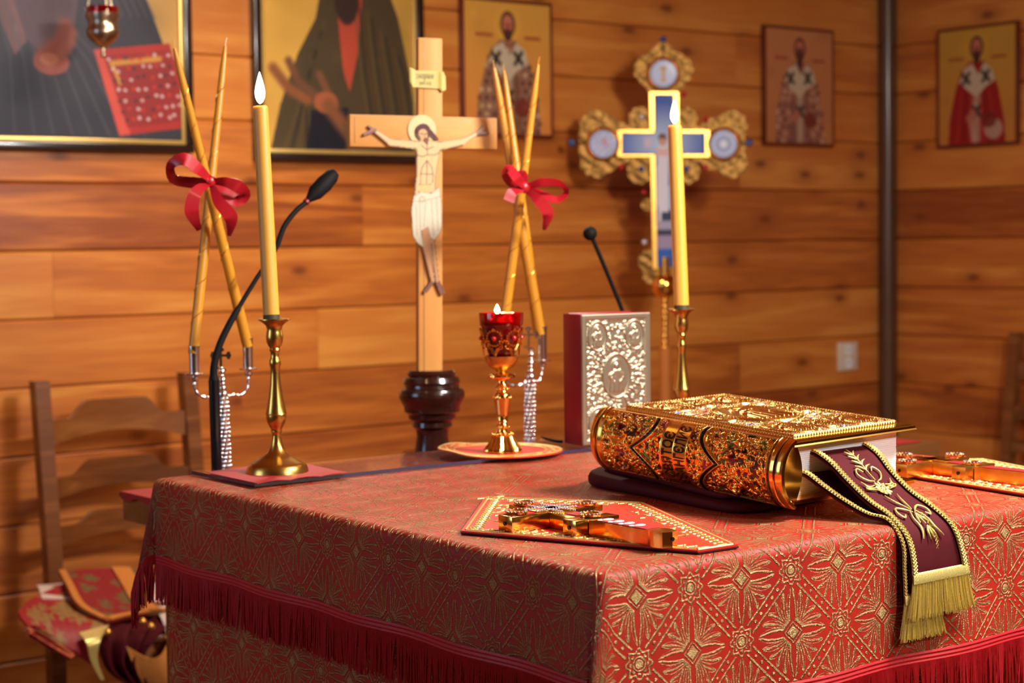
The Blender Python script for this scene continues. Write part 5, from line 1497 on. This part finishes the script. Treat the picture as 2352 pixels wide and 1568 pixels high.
def frame_bars(pl, w, h, b, z0, z1, name, mat, parent, inset=0.0, c=.003):
    for x0, x1, y0, y1 in ((inset, w-inset, inset, inset+b), (inset, w-inset, h-inset-b, h-inset), (inset, inset+b, inset+b, h-inset-b), (w-inset-b, w-inset, inset+b, h-inset-b)):
        m = MB().cbox((x0, y0, z0), (x1, y1, z1), c); m.v[-1] = pl(m.v[-1][:, 0], m.v[-1][:, 1], m.v[-1][:, 2]); m.build(name, mat, parent)
M['frame_dark'] = plain('dark_brown_frame', (40, 24, 18), .25, coat=.4, noise=12)
M['frame_gilt'] = plain('gilt_liner', (228, 190, 110), .35, .6, noise=30, amp=.15)
M['frame_red'] = plain('red_brown_panel_edge', (112, 44, 26), .4, noise=20)
def icon(label, pl, w, h, paint, big, cells, mat):
    o = thing('icon', label, 'icon', tuple(pl.o), 'icons on the plank walls')
    if big:
        frame_bars(pl, w, h, .022, .001, .032, 'frame_bar', M['frame_dark'], o)
        frame_bars(pl, w, h, .011, .001, .024, 'gilt_liner', M['frame_gilt'], o, inset=.0222, c=.002)
        ins = .0335; zz = .016
    else:
        frame_bars(pl, w, h, .010, .001, .021, 'panel_edge', M['frame_red'], o); ins = .0102; zz = .019
    c = Canvas(w-2*ins, h-2*ins, cells, (200, 160, 70)); paint(c)
    m = MB(); c.sheet(m, lambda x, y, z: pl(x+ins, y+ins, z), zz)
    m.build('painting', mat, o, angle=180)
    bk = MB().box((ins*.9, ins*.9, .001), (w-ins*.9, h-ins*.9, zz-.001)); bk.v[-1] = pl(bk.v[-1][:, 0], bk.v[-1][:, 1], bk.v[-1][:, 2]); bk.build('backing_board', M['frame_red'], o)
    if big:
        gl = MB().box((ins, ins, .0215), (w-ins, h-ins, .0225)); gl.v[-1] = pl(gl.v[-1][:, 0], gl.v[-1][:, 1], gl.v[-1][:, 2]); gl.build('pane', M['glass'], o)
    return o
def paint1(c):          # dark robe, blessing hand, red jewelled book
    c.grad((214, 170, 90), (206, 160, 84)); 
    c.poly([(-.1, .25), (.25, .1), (.62, .02), (.80, .2), (.93, .55), (1.1, .72), (1.1, 1.1), (-.1, 1.1)], (58, 58, 62))
    c.poly([(.18, .3), (.40, .18), (.52, .25), (.46, .60), (.34, .62), (.22, .5)], (112, 82, 84), .8)
    c.poly([(.10, .35), (.18, .3), (.26, .55), (.2, .62)], (150, 104, 92), .7)
    for k in range(9): c.line([(.05+.05*k, .3+.02*k), (.12+.06*k, .62), (.10+.09*k, .98)], .006, (96, 90, 92), .5)
    for k in range(5): c.line([(.60+.05*k, .12+.03*k), (.72+.04*k, .40)], .006, (98, 96, 100), .5)
    c.ell(.37, .645, .085, .06, (170, 92, 72)); c.line([(.33, .62), (.42, .54), (.44, .47)], .035, (150, 78, 64)); c.line([(.40, .63), (.46, .55), (.47, .5)], .025, (160, 90, 72)); c.ell(.36, .63, .045, .03, (196, 122, 84), .8)
    B = [(.575, .575), (.955, .52), (1.06, .93), (.69, .985)]
    c.poly(B, (176, 54, 44)); c.poly([(.575, .575), (.62, .565), (.745, .975), (.69, .985)], (206, 84, 66))
    c.poly([(.62, .60), (.95, .555), (1.03, .90), (.73, .945)], (150, 50, 44))
    c.line([(.66, .635), (.90, .60)], .012, (206, 150, 60)); c.line([(.66, .635), (.70, .73)], .008, (206, 150, 60))
    r = np.random.default_rng(3)
    for i in range(9):
        for j in range(7):
            a = (i+.5)/9; b_ = (j+.5)/7
            x = .63+.33*a+.075*b_+r.uniform(-.01, .01); y = .60+.34*b_-.05*a+r.uniform(-.01, .01)
            k = r.integers(0, 4); c.ell(x, y, .009, .0085, [(226, 200, 190), (60, 50, 56), (210, 60, 48), (220, 190, 176)][k], .9)
    c.poly([(.80, .0), (1.1, 0), (1.1, .6), (.93, .5)], (214, 166, 86))
    c.blotch(.12, 40, 1)
def paint2(c):          # bowed bearded figure in olive robe, hands held out
    c.grad((226, 178, 74), (222, 172, 78)); c.blotch(.10, 30, 4)
    c.poly([(.40, .10), (.52, .0), (.78, .05), (.90, .30), (.98, .6), (1.05, 1.05), (.02, 1.05), (.10, .78), (.22, .52), (.34, .34)], (84, 70, 44))
    c.poly([(.48, .25), (.66, .18), (.62, .50), (.56, .70), (.52, .60)], (196, 82, 56))
    for k in range(11): c.line([(.60+.03*k, .2+.03*k), (.64+.03*k, .60), (.70+.03*k, .92)], .007, [(110, 92, 48), (40, 40, 34), (96, 66, 36)][k % 3], .6)
    for k in range(7): c.line([(.40-.02*k, .35+.05*k), (.30-.01*k, .62+.02*k), (.12+.05*k, 1.0)], .008, [(104, 84, 46), (36, 36, 34)][k % 2], .6)
    c.poly([(.30, .80), (.55, .78), (.52, 1.05), (.26, 1.05)], (26, 30, 40), .9)
    c.line([(.06, .60), (.16, .70), (.28, .75)], .030, (150, 92, 54)); c.line([(.16, .56), (.22, .66), (.36, .74)], .024, (120, 80, 52)); c.line([(.36, .62), (.42, .72)], .024, (130, 84, 56))
    c.ell(.40, .76, .08, .055, (176, 100, 62)); c.line([(.42, .78), (.52, .88), (.60, .95)], .045, (140, 88, 54)); c.poly([(.50, .86), (.74, .90), (.86, 1.02), (.56, 1.04)], (110, 84, 50), .9)
    c.ell(.56, .10, .11, .16, (120, 66, 44)); c.ell(.55, .24, .08, .12, (66, 48, 38)); c.ell(.58, .04, .14, .10, (58, 42, 34))
    c.ell(.56, .12, .06, .09, (176, 108, 74)); 
    c.blotch(.1, 30, 6)
def bishop(c, gold0, gold1, robe, seed, beard, crossy=True, red=False, text=(150, 50, 40)):
    c.grad(gold0, gold1); c.blotch(.05, 20, seed)
    c.ell(.5, .16, .155, .13, tuple(np.array(gold0)*1.06)); c.ell(.5, .16, .145, .12, tuple(np.array(gold0)*1.0))
    sh = [(.42, .28), (.5, .30), (.58, .28), (.70, .37), (.78, .52), (.86, .80), (.88, 1.02), (.12, 1.02), (.14, .78), (.22, .52), (.30, .36)]
    c.poly(sh, robe)
    r = np.random.default_rng(seed)
    if not red:
        for i in range(9):
            for j in range(11):
                x = .16+.68*i/8+.03*(j % 2); y = .36+.62*j/10
                if poly_in(np.array(x), np.array(y), sh): c.ell(x, y, .022, .018, [(200, 176, 120), (90, 60, 50), (70, 50, 44), (214, 190, 150)][r.integers(0, 4)], .85)
        c.poly([(.36, .60), (.62, .52), (.66, 1.02), (.34, 1.02)], tuple(np.array(robe)*.8), .8)
    else:
        for k in range(7): c.line([(.3+.06*k, .55), (.24+.09*k, 1.0)], .010, [(196, 66, 44), (110, 24, 26)][k % 2], .6)
        c.line([(.48, .66), (.42, .80), (.46, .97)], .03, (196, 150, 130), .8); c.ell(.72, .88, .12, .09, (190, 160, 136), .9)
    om = [(.34, .34), (.44, .30), (.52, .40), (.60, .30), (.70, .36), (.74, .46), (.60, .52), (.50, .60), (.36, .52), (.27, .46)]
    c.poly(om, (206, 190, 160))
    c.line([(.50, .5), (.50, .96)], .05, (206, 184, 152), .7)
    for x, y in ((.36, .43), (.62, .42), (.5, .72)):
        c.line([(x-.045, y-.04), (x+.045, y+.04)], .018, (50, 40, 34)); c.line([(x+.04, y-.045), (x-.04, y+.045)], .018, (50, 40, 34))
    c.ell(.5, .165, .085, .098, (74, 44, 34)); c.ell(.5, .165, .063, .075, (196, 112, 86)); c.ell(.5, .245, .048, .05+beard, (84, 50, 46)); c.ell(.5, .13, .045, .03, (206, 128, 100), .8)
    for x in (.475, .525): c.ell(x, .165, .010, .006, (60, 34, 28))
    c.line([(.5, .165), (.5, .195)], .008, (140, 78, 60)); c.line([(.48, .212), (.52, .212)], .008, (120, 50, 44))
    c.line([(.40, .78), (.46, .74)], .04, (190, 116, 92)); c.ell(.66, .80, .10, .07, (120, 44, 34), .8)
    for k in range(8):
        for sd in (0, 1):
            x0 = .13+.025*k if not sd else .70+.024*k
            c.line([(x0, .245+.008*(sd)), (x0+.006, .262+.008*sd)], .007, text, .9); c.line([(x0+.006, .245+.008*sd), (x0+.012, .26+.008*sd)], .005, text, .9)
i1r = onY(448, 352, WY-.03); i1l = .50
icon('large glazed icon of a dark robed figure holding a red jewelled book', wall_plane(i1l, i1r[2]), i1r[0]-i1l, .60, paint1, True, 230, M['paint'])
i2l = onY(588, 200, WY-.03)[0]; i2r = onY(978, 300, WY-.03)[0]; i2b = onY(800, 372, WY-.03)[2]
icon('large glazed icon of a bowed figure in olive robe behind the crucifix', wall_plane(i2l, i2b), i2r-i2l, .62, paint2, True, 200, M['paint'])
i3 = onY(1064, 300, WY-.02); i3b = onY(1272, 318, WY-.02); i3t = onY(1272, 8, WY-.02)
icon('small icon of a bearded saint in patterned robe behind the three tapers', wall_plane(i3[0], i3b[2]), i3b[0]-i3[0], i3t[2]-i3b[2], lambda c: bishop(c, (226, 168, 70), (222, 138, 66), (150, 104, 80), 2, .0), False, 120, M['paint'])
i4 = onY(1757, 300, WY-.02); i4b = onY(1917, 338, WY-.02); i4t = onY(1917, 70, WY-.02)
icon('small icon of a long bearded saint left of the corner post', wall_plane(i4[0], i4b[2]), i4b[0]-i4[0], i4t[2]-i4b[2], lambda c: bishop(c, (200, 132, 84), (196, 128, 76), (170, 112, 92), 5, .055), False, 110, M['paint'])
i5 = onX(2152, 200, WX-.02); i5b = onX(2337, 330, WX-.02); i5t = onX(2337, 46, WX-.02)
icon('small icon of a saint in red robe on the right wall', wall_plane(i5[1], i5b[2], True), i5[1]-i5b[1], i5t[2]-i5b[2], lambda c: bishop(c, (206, 160, 60), (200, 130, 56), (158, 34, 34), 8, .01, red=True), False, 110, M['paint'])

# ================================================================== wall socket
s0 = onY(1922, 852, WY); s1 = onY(1965, 784, WY)
so = thing('wall_socket', 'off white double wall socket on the planks near the corner', 'socket', tuple(s0))
MB().cbox((s0[0], WY-.011, s0[2]), (s1[0], WY+.0, s1[2]), .003).build('cover_plate', M['cream'], so)
for k in (0, 1):
    zc = s0[2]+(s1[2]-s0[2])*(.27+.46*k); xc = (s0[0]+s1[0])/2
    MB().lathe([(0, 0), (.020, 0), (.020, .001), (.017, .0015), (.0165, -.002), (0, -.002)], (xc, WY-.0115, zc), 24, (0, -1, 0)).build('outlet', M['page'], so)
    for d in (-.008, .008): MB().lathe([(0, 0), (.0026, 0), (.0026, .0012), (0, .0012)], (xc+d, WY-.0116, zc), 10, (0, -1, 0)).build('pin_hole', M['inlay'], so)

# ================================================================== hanging lamp before the big icon
HL = onY(235, 60, WY-.24); hs = depth(HL)/F
hl = thing('hanging_oil_lamp', 'small red glass oil lamp in a silver bowl hanging before the big icon', 'oil lamp', tuple(HL))
hp_ = lambda L: [(r*hs, (62-y)*hs) for r, y in L]
MB().lathe(hp_([(0,125),(4,122),(5,116),(3,112),(10,108),(22,100),(33,90),(38,78),(37,70),(33,62),(34,52),(38,42),(39,34),(35,34),(33,60),(20,90),(0,100)]), HL, 32).build('silver_bowl', M['antique'], hl)
MB().ball(HL+np.array([0, 0, (62-128)*hs]), 6*hs, 10, 8).build('drop_finial', M['antique'], hl)
MB().lathe(hp_([(0,66),(26,60),(33,40),(38,22),(38,18),(35,18),(31,40),(0,48)]), HL, 32, mod=lambda a, z: 1+.03*math.cos(14*a)).build('red_glass', M['redglass'], hl)
for k in range(3):
    a = 2*PI*k/3+.4; p0 = HL+np.array([38*hs*math.cos(a), 38*hs*math.sin(a), (62-40)*hs]); p1 = np.array([HL[0], HL[1], ZC-.25])
    ch = MB(); n = 46
    for i in range(n): ch.ball(p0+(p1-p0)*i/(n-1), 2.4*hs, 6, 4)
    ch.tube([p0, p1], .0007, 5); ch.build('chain', M['antique'], hl)
MB().tube([(HL[0], HL[1], ZC-.255), (HL[0], HL[1], ZC)], .002, 6).build('hook_rod', M['antique'], hl)

# ================================================================== tall processional cross with enamel panels
PO = onY(1527, 690, WY-.26); pc = Plane2D(PO, math.radians(-36), math.radians(0.0)); ps = depth(PO)/F
pr_o = thing('processional_cross', 'tall gilded processional cross with blue enamel panels and round medallions', 'cross', (PO[0], PO[1], 0))
pq_ = lambda x, y: pc.px(x, y)
def filig(x, y):
    d = None
    def add(q):
        nonlocal d
        d = q if d is None else np.minimum(d, q)
    for (cx_, cy_, r) in ((1523, 165, 56), (1523, 120, 22), (1390, 330, 62), (1652, 330, 62), (1370, 290, 38), (1370, 370, 38), (1680, 290, 36), (1680, 372, 36), (1470, 272, 26), (1575, 272, 26), (1470, 392, 30), (1578, 392, 30), (1490, 160, 34), (1558, 160, 34), (1492, 600, 26), (1498, 630, 22), (1552, 600, 26), (1545, 635, 20), (1486, 470, 14), (1560, 470, 14)):
        c = pq_(cx_, cy_); a = np.arctan2(y-c[1], x-c[0]); rr = np.hypot(x-c[0], y-c[1]); add(rr-r*ps*(1+.05*np.cos(9*a)))
    add(seg_sdf(x, y, pq_(1523, 200), pq_(1527, 650), 30*ps, 24*ps)); add(seg_sdf(x, y, pq_(1395, 330), pq_(1650, 330), 40*ps, 40*ps))
    return d
rr_ = np.random.default_rng(12); fil = rr_.uniform(0, 2*PI, (6, 3))
def fil_rel(x, y): return .0022*np.sin(x*420+3*np.sin(y*260))*np.sin(y*400+2.5*np.sin(x*300))
b0 = pq_(1300, 700); b1p = pq_(1745, 80)
m = MB(); plate(m, filig, (min(b0[0], -.4), max(b1p[0], .4), b0[1]+.02, b1p[1]), .0055, .006, pc, relief=fil_rel, z0=-.004); m.build('filigree_body', M['golddark'], pr_o, angle=60)
def pbar(P4, z0, z1, name, mat, parent=pr_o):
    m = MB(); m.prism([tuple(pq_(*p)) for p in P4], z0, z1, mapper=pc); return m.build(name, mat, parent, smooth=False)
def pcol(x, y):
    n = len(x); C = np.tile(lin((120, 160, 226)), (n, 1)); c = pq_(1521, 330)
    dx = (x-c[0])/ps; dy = (y-c[1])/ps
    t = np.clip(1-np.hypot(dx*.9, dy)/95, 0, 1)[:, None]; C = lin((52, 84, 176))*(1-t)+lin((196, 212, 236))*t
    def put(mk_, col):
        C[mk_] = lin(col)
    low_ = dy < -95; put((dy < -95) & (dy > -150), (150, 180, 226)); put(np.hypot(dx/14, (dy+95)/110) < 1, (222, 216, 226))
    put(np.hypot(dx/9, (dy-8)/12) < 1, (190, 120, 80)); put(np.hypot(dx/10, (dy-14)/9) < 1, (96, 50, 36)); put(np.hypot(dx/5, (dy-6)/8) < 1, (214, 160, 124))
    put((np.abs(dy+20) < 8) & (np.abs(dx) < 14), (226, 180, 170)); put((np.abs(dy+168) < 14) & (dx > -3), (40, 50, 84)); put((np.abs(dy+190) < 14), (168, 160, 184)); put(np.abs(dy+202) < 6, (46, 52, 80)); put((dy < -208) & (dy > -240), (158, 140, 170)); put(dy < -240, (34, 92, 180))
    put((np.abs(dx+32) < 8) & (np.abs(dy-4) < 10), (206, 190, 206)); return C
def panel(x, y): return np.minimum(poly_sdf(x, y, [pq_(*p) for p in ((1503, 218), (1545, 218), (1550, 612), (1510, 612))]), poly_sdf(x, y, [pq_(*p) for p in ((1428, 306), (1618, 306), (1618, 354), (1428, 354))]))
m = MB(); plate(m, panel, (pq_(1420, 330)[0], pq_(1630, 330)[0], pq_(1527, 620)[1], pq_(1527, 210)[1]), .0045, .003, pc, color=pcol, z0=.006); m.build('enamel_panel', M['paintgloss'], pr_o, angle=180)
for P4 in (((1491, 212), (1501, 212), (1502, 302), (1493, 302)), ((1547, 212), (1557, 212), (1558, 302), (1548, 302)), ((1418, 300), (1427, 300), (1427, 360), (1418, 360)), ((1619, 300), (1628, 300), (1628, 360), (1619, 360)), ((1494, 360), (1503, 360), (1509, 618), (1499, 618)), ((1549, 360), (1558, 360), (1561, 618), (1552, 618)), ((1427, 299), (1502, 299), (1502, 305), (1427, 305)), ((1427, 355), (1502, 355), (1502, 360), (1427, 360)), ((1548, 299), (1619, 299), (1619, 305), (1548, 305)), ((1548, 355), (1619, 355), (1619, 360), (1548, 360)), ((1501, 212), (1547, 212), (1547, 217), (1501, 217))):
    pbar(P4, .004, .013, 'gilt_strip', M['goldsat'])
for cx_, cy_, kind in ((1523, 170, 0), (1385, 331, 1), (1661, 331, 2)):
    c = pq_(cx_, cy_); R_ = 38*ps
    m = MB(); m.lathe([(R_*.8, 0), (R_, .002), (R_*1.02, .009), (R_*.93, .013), (R_*.84, .010), (R_*.8, .004)], pc(c[0], c[1], .003), 40, pc.n); rim_ = m.build('medallion_rim', M['gold'], pr_o)
    def mc_(x, y, c=c, kind=kind):
        n = len(x); dx = (x-c[0])/ps; dy = (y-c[1])/ps; C = np.tile(lin((196, 208, 238)), (n, 1)); r = np.hypot(dx, dy)
        C[r > 26] = lin((150, 172, 222))
        if kind == 0:
            C[(np.abs(dx) < 3) & (np.abs(dy) < 16)] = lin((196, 150, 90)); C[np.hypot(dx/8, (dy-12)/6) < 1] = lin((190, 140, 70)); C[np.hypot(dx/7, (dy+16)/4) < 1] = lin((206, 160, 120))
        elif kind == 1:
            k = (np.sin(dx*.55)*np.sin(dy*.5+dx*.2) > .25) & (r < 24); C[k] = lin((150, 130, 160)); C[np.hypot((dx-4)/6, (dy-4)/8) < 1] = lin((206, 140, 160))
        else:
            C[np.abs(r-15) < 4] = lin((160, 170, 206)); C[r < 7] = lin((236, 238, 246))
        return C
    m = MB(); plate(m, lambda x, y: np.hypot(x-c[0], y-c[1])-R_*.82, (c[0]-R_, c[0]+R_, c[1]-R_, c[1]+R_), .003, .002, pc, color=mc_, z0=.007); m.build('enamel_disc', M['paintgloss'], rim_, angle=180)
for cx_, cy_, mt, r in ((1523, 91, 'stone_blue', 8), (1313, 328, 'stone_blue', 9), (1720, 328, 'stone_blue', 9), (1474, 269, 'stone_white', 7), (1427, 383, 'stone_red', 7), (1473, 388, 'stone_blue', 7), (1570, 217, 'stone_red', 7), (1621, 275, 'stone_red', 7), (1577, 388, 'stone_blue', 7), (1479, 441, 'stone_red', 6), (1480, 556, 'stone_white', 7), (1620, 384, 'stone_red', 7), (1565, 441, 'stone_red', 6)):
    c = pq_(cx_, cy_); MB().ball(pc(c[0], c[1], .004), r*ps, 12, 8).build('gem', M[mt], pr_o)
for cx_, cy_, ex in ((1523, 100, (1523, 118)), (1325, 329, (1345, 330)), (1708, 329, (1690, 330))):
    a, b_ = pq_(cx_, cy_), pq_(*ex); MB().tube([pc(a[0], a[1], 0), pc(b_[0], b_[1], 0)], 4*ps, 8).build('gem_stem', M['golddark'], pr_o)
pp = MB(); c = pq_(1527, 640)
MB().tube([pc(*pq_(1527, 590), .016), pc(*pq_(1527, 632), .016)], 9*ps, 12).build('socket_pin', M['gold'], pr_o)
MB().ball(pc(*pq_(1526, 655), .0), 30*ps, 20, 14).build('globe', M['gold'], pr_o)
sl = MB(); 
for k in range(9): sl.ball(pc(*pq_(1527, 690+13.5*k), .0), 8.5*ps, 12, 8)
sl.build('beaded_collar', M['gold'], pr_o)
z_end = pc(*pq_(1527, 800), 0)[2]
M['polewood'] = plain('orange_varnished_pole', (196, 116, 52), .3, coat=.4, noise=9)
MB().lathe([(.0, 0), (.20, 0), (.20, .03), (.05, .05), (.019, .06), (.019, z_end), (.014, z_end+.004), (0, z_end+.004)], (PO[0], PO[1], 0), 24).build('pole', M['polewood'], pr_o)

# ================================================================== ladder-back chairs
def chair(label, seat_z=.405, top_z=.945, w=.44, dp=.50):
    """origin at the middle of the back feet, facing -y"""
    o = thing('ladder_back_chair', label, 'chair', (0, 0, 0), 'ladder-back chairs')
    for s_ in (-1, 1):
        m = MB(); x = s_*(w/2-.019)
        G = []
        for t in np.linspace(0, 1, 8):
            z = top_z*t; y = .02+.055*max(0, (t-.5))*2*1.0; h = .019
            G.append([(x-h, y-h, z), (x+h, y-h, z), (x+h, y+h, z), (x-h, y+h, z), (x-h, y-h, z)])
        m.sheet(np.array(G)); n = len(G); m.f.append((0, 3, 2, 1)); m.f.append(tuple((n-1)*5+i for i in range(4))); m.build('back_post', M['chair'], o, angle=30)
        MB().cbox((x-.019, -dp, 0), (x+.019, -dp+.038, seat_z-.02), .003).build('leg', M['chair'], o)
    iw = w/2-.038
    for zc, hh in ((.835, .085), (.695, .072), (.575, .06)):
        m = MB(); n = 30; rows_ = []
        for sy in (0, 1):
            up, dn = [], []
            for x in np.linspace(-iw, iw, n):
                q = abs(x)/iw
                sh = np.clip((.72-q)/.3, 0, 1); sh = sh*sh*(3-2*sh)
                zt = zc+hh*.15+hh*.5*sh; zb = zc-hh*.6+hh*.32*(1-q**2)
                y = .02+.055*max(0, (zc/top_z-.5))*2-.012*(1-q**2)*0+(.010 if sy else -.010)+.02*(1-q**2)
                up.append((x, y, zt)); dn.append((x, y, zb))
            rows_ += [up, dn] if not sy else [dn, up]
        rows_.append(rows_[0]); m.sheet(np.array(rows_))
        a = len(m.v[-1]); m.f.append((0, n, 2*n, 3*n)); m.f.append((n-1, 4*n-1, 3*n-1, 2*n-1))
        m.build('slat', M['chair'], o, angle=35)
    MB().cbox((-w/2, -dp, seat_z-.018), (w/2, 0, seat_z), .006).build('seat', M['chair'], o)
    for y in (-dp+.015,): MB().box((-iw, y, seat_z-.07), (iw, y+.02, seat_z-.018)).build('apron', M['chair'], o)
    for s_ in (-1, 1): MB().box((s_*(w/2-.028)-.009, -dp+.038, seat_z-.07), (s_*(w/2-.028)+.009, -.0, seat_z-.018)).build('apron', M['chair'], o)
    return o
ch1 = chair('brown ladder-back chair holding folded vestments at the left')
chx = (.627+1.043)/2
ch1.location = (chx, 2.80, 0)
def copy_thing(src, label):
    c = src.copy(); COL.objects.link(c); c['label'] = label
    for p in src.children:
        q = p.copy(); COL.objects.link(q); q.parent = c
    return c
ch2 = copy_thing(ch1, 'dark brown ladder-back chair against the right wall')
cr_ = onX(2306, 800, WX-.13)
ch2.location = (WX-.14, cr_[1]-.205, 0); ch2.rotation_euler = (0, 0, -PI/2)

# ================================================================== vestments folded on the left chair
SEAT = .4055; CY = 2.80
def vest_col(n, m, seed, base=(150, 22, 28), gold=(150, 110, 50), dens=.36):
    r = np.random.default_rng(seed); X, Y = np.meshgrid(np.linspace(0, 1, n), np.linspace(0, 1, m), indexing='ij'); f = np.zeros((n, m))
    for _ in range(26):
        cx_, cy_, q, k = r.uniform(0, 1), r.uniform(0, 1), r.uniform(.04, .10), r.integers(3, 7); a = np.arctan2(Y-cy_, X-cx_)
        f = np.maximum(f, 1.0*(np.hypot(X-cx_, Y-cy_) < q*(1+.4*np.cos(k*a))))
    C = np.zeros((n, m, 4)); C[:] = lin(base); C[f > 0] = lin(gold); C *= (1+.18*np.sin(X*60)*np.sin(Y*50))[..., None]; C[..., 3] = 1
    return np.clip(C, 0, 1)
def loft(A, B, n=30, m=40, bulge=0.0):
    A = smooth_pts([np.array(p) for p in A], m); B = smooth_pts([np.array(p) for p in B], m)
    t = np.linspace(0, 1, n)[:, None, None]; G = A[None]*(1-t)+B[None]*t
    G[..., 2] += bulge*np.sin(np.linspace(0, PI, n))[:, None]
    return G
V = lambda x, y, Y: onY(x, y, Y)
def vest(name, label, G, col=None, mat=None, th=.004, parent=None):
    m = MB(); m.sheet(G, th, col=col)
    if parent is not None: return m.build(name, mat, parent)
    o = m.build(name, mat or M['clothpaint'], loc=tuple(np.array(G).reshape(-1, 3).mean(0)))
    return tag(o, label, 'vestment', 'vestments on the left chair')
# white linen at the back and hanging at the right, red brocade in front of it
M['linen'] = plain('white_linen', (214, 190, 178), .7, noise=30, amp=.06)
wl = loft([V(84, 1346, 2.70), V(230, 1335, 2.74), V(440, 1330, 2.74)], [V(96, 1376, 2.52), V(250, 1380, 2.50), V(450, 1385, 2.48)], 24, 30, .006)
wl[..., 2] = np.maximum(wl[..., 2], SEAT+.03)
vest('linen_cloth', 'white linen cloth lying at the back under the red vestments', wl, mat=M['linen'], th=.003)
wl = loft([V(352, 1392, 2.42), V(378, 1440, 2.30), V(392, 1500, 2.272)], [V(500, 1370, 2.42), V(510, 1430, 2.29), V(515, 1490, 2.268)], 24, 30)
for i in range(24): wl[i, :, 1] -= .012*math.sin(i*.7)
vest('linen_cloth', 'pale linen cloth hanging over the right of the chair front', wl, mat=M['linen'], th=.003)
# big soft fold of red brocade at the left
G = loft([V(150, 1338, 2.60), V(95, 1362, 2.56), V(52, 1392, 2.44), V(46, 1412, 2.36), V(66, 1436, 2.32), V(110, 1440, 2.34)],
         [V(300, 1400, 2.44), V(262, 1420, 2.38), V(232, 1448, 2.30), V(214, 1490, 2.27), V(216, 1528, 2.262), V(226, 1540, 2.28)], 34, 40)
vest('draped_vestment', 'red and gold brocade vestment folded over the left front of the chair', G, col=vest_col(34, 40, 4, (158, 20, 28), (150, 112, 60)), th=.006)
G = loft([V(62, 1438, 2.30), V(72, 1456, 2.285), V(84, 1462, 2.29)], [V(176, 1498, 2.285), V(160, 1512, 2.27), V(150, 1508, 2.28)], 24, 14)
vest('vestment_cuff', 'narrow red and gold cuff lying under the draped vestment', G, col=vest_col(24, 14, 5, (176, 48, 34), (196, 110, 60)), th=.012)
# upper brocade sheet with gold bands
A0 = [V(134, 1312, 2.66), V(150, 1342, 2.55), V(190, 1400, 2.40), V(245, 1428, 2.32)]; A1 = [V(320, 1306, 2.68), V(345, 1345, 2.60), V(375, 1392, 2.44), V(390, 1400, 2.36)]
G = loft(A0, A1, 40, 40, .004)
vb = thing('brocade_vestment', 'red brocade vestment with two gold bands folded on the chair', 'vestment', tuple(G.reshape(-1, 3).mean(0)), 'vestments on the left chair')
m = MB(); m.sheet(G, .006, col=vest_col(40, 40, 9, (140, 20, 26), (110, 84, 44))); m.build('brocade_sheet', M['clothpaint'], vb)
M['goldband'] = plain('woven_gold_band', (214, 136, 62), .45, .2, noise=160, amp=.3)
for i0, i1 in ((0, 4), (25, 35)):
    m = MB(); m.sheet(G[i0:i1]+np.array([0, -.004, .005]), .004); m.build('gold_band', M['goldband'], vb)
m = MB(); m.sheet(G[:, 37:]+np.array([0, -.004, .005]), .004); m.build('gold_band', M['goldband'], vb)
# velvet folds hanging at the front, olive edging, gold brocade end
G = loft([V(232, 1440, 2.31), V(226, 1478, 2.268), V(240, 1530, 2.262), V(300, 1580, 2.258)], [V(404, 1412, 2.36), V(372, 1446, 2.30), V(330, 1500, 2.268), V(336, 1590, 2.258)], 30, 40)
for i in range(30): G[i, :, 1] -= .016*math.sin(i*.75)
vest('velvet_fold', 'dark crimson velvet fold hanging from the chair front', G, mat=M['burgundy'], th=.005)
G = loft([V(182, 1452, 2.285), V(200, 1478, 2.25), V(208, 1514, 2.246), V(232, 1562, 2.242)], [V(250, 1434, 2.30), V(232, 1466, 2.25), V(224, 1508, 2.246), V(240, 1560, 2.242)], 12, 40)
vest('gold_edging', 'olive gold edging strip hanging beside the velvet fold', G, mat=M['goldfringe'], th=.004)
G = loft([V(298, 1500, 2.24), V(316, 1545, 2.236), V(345, 1600, 2.232)], [V(500, 1455, 2.25), V(500, 1510, 2.24), V(505, 1570, 2.235)], 40, 30)
for i in range(40): G[i, :, 2] += .020*math.sin(i*.26+2.4); G[i, :, 1] += .018*math.cos(i*.26)
vest('gold_brocade_tail', 'orange gold brocade end hanging in waves at the chair front', G, mat=M['goldband'], th=.004)
G = loft([V(345, 1300, 2.72), V(360, 1318, 2.66)], [V(440, 1288, 2.74), V(470, 1330, 2.66)], 16, 12, .02)
vest('brocade_end', 'red brocade end lying at the back right of the chair seat', G, col=vest_col(16, 12, 14), th=.01)
bt = [(328, 1427), (347, 1438), (384, 1463), (248, 1452)]
bl_ = ['golden bead button at the top middle of the velvet fold', 'golden bead button just right of the topmost one', 'golden bead button nearest the fringe of the altar cover', 'golden bead button at the left edge of the velvet fold']
for k, (x, y) in enumerate(bt):
    o = MB().ball(V(x, y, 2.262), .0085, 12, 8).build('bead_button', M['goldsat'], loc=tuple(V(x, y, 2.262)))
    tag(o, bl_[k], 'button', 'golden bead buttons')
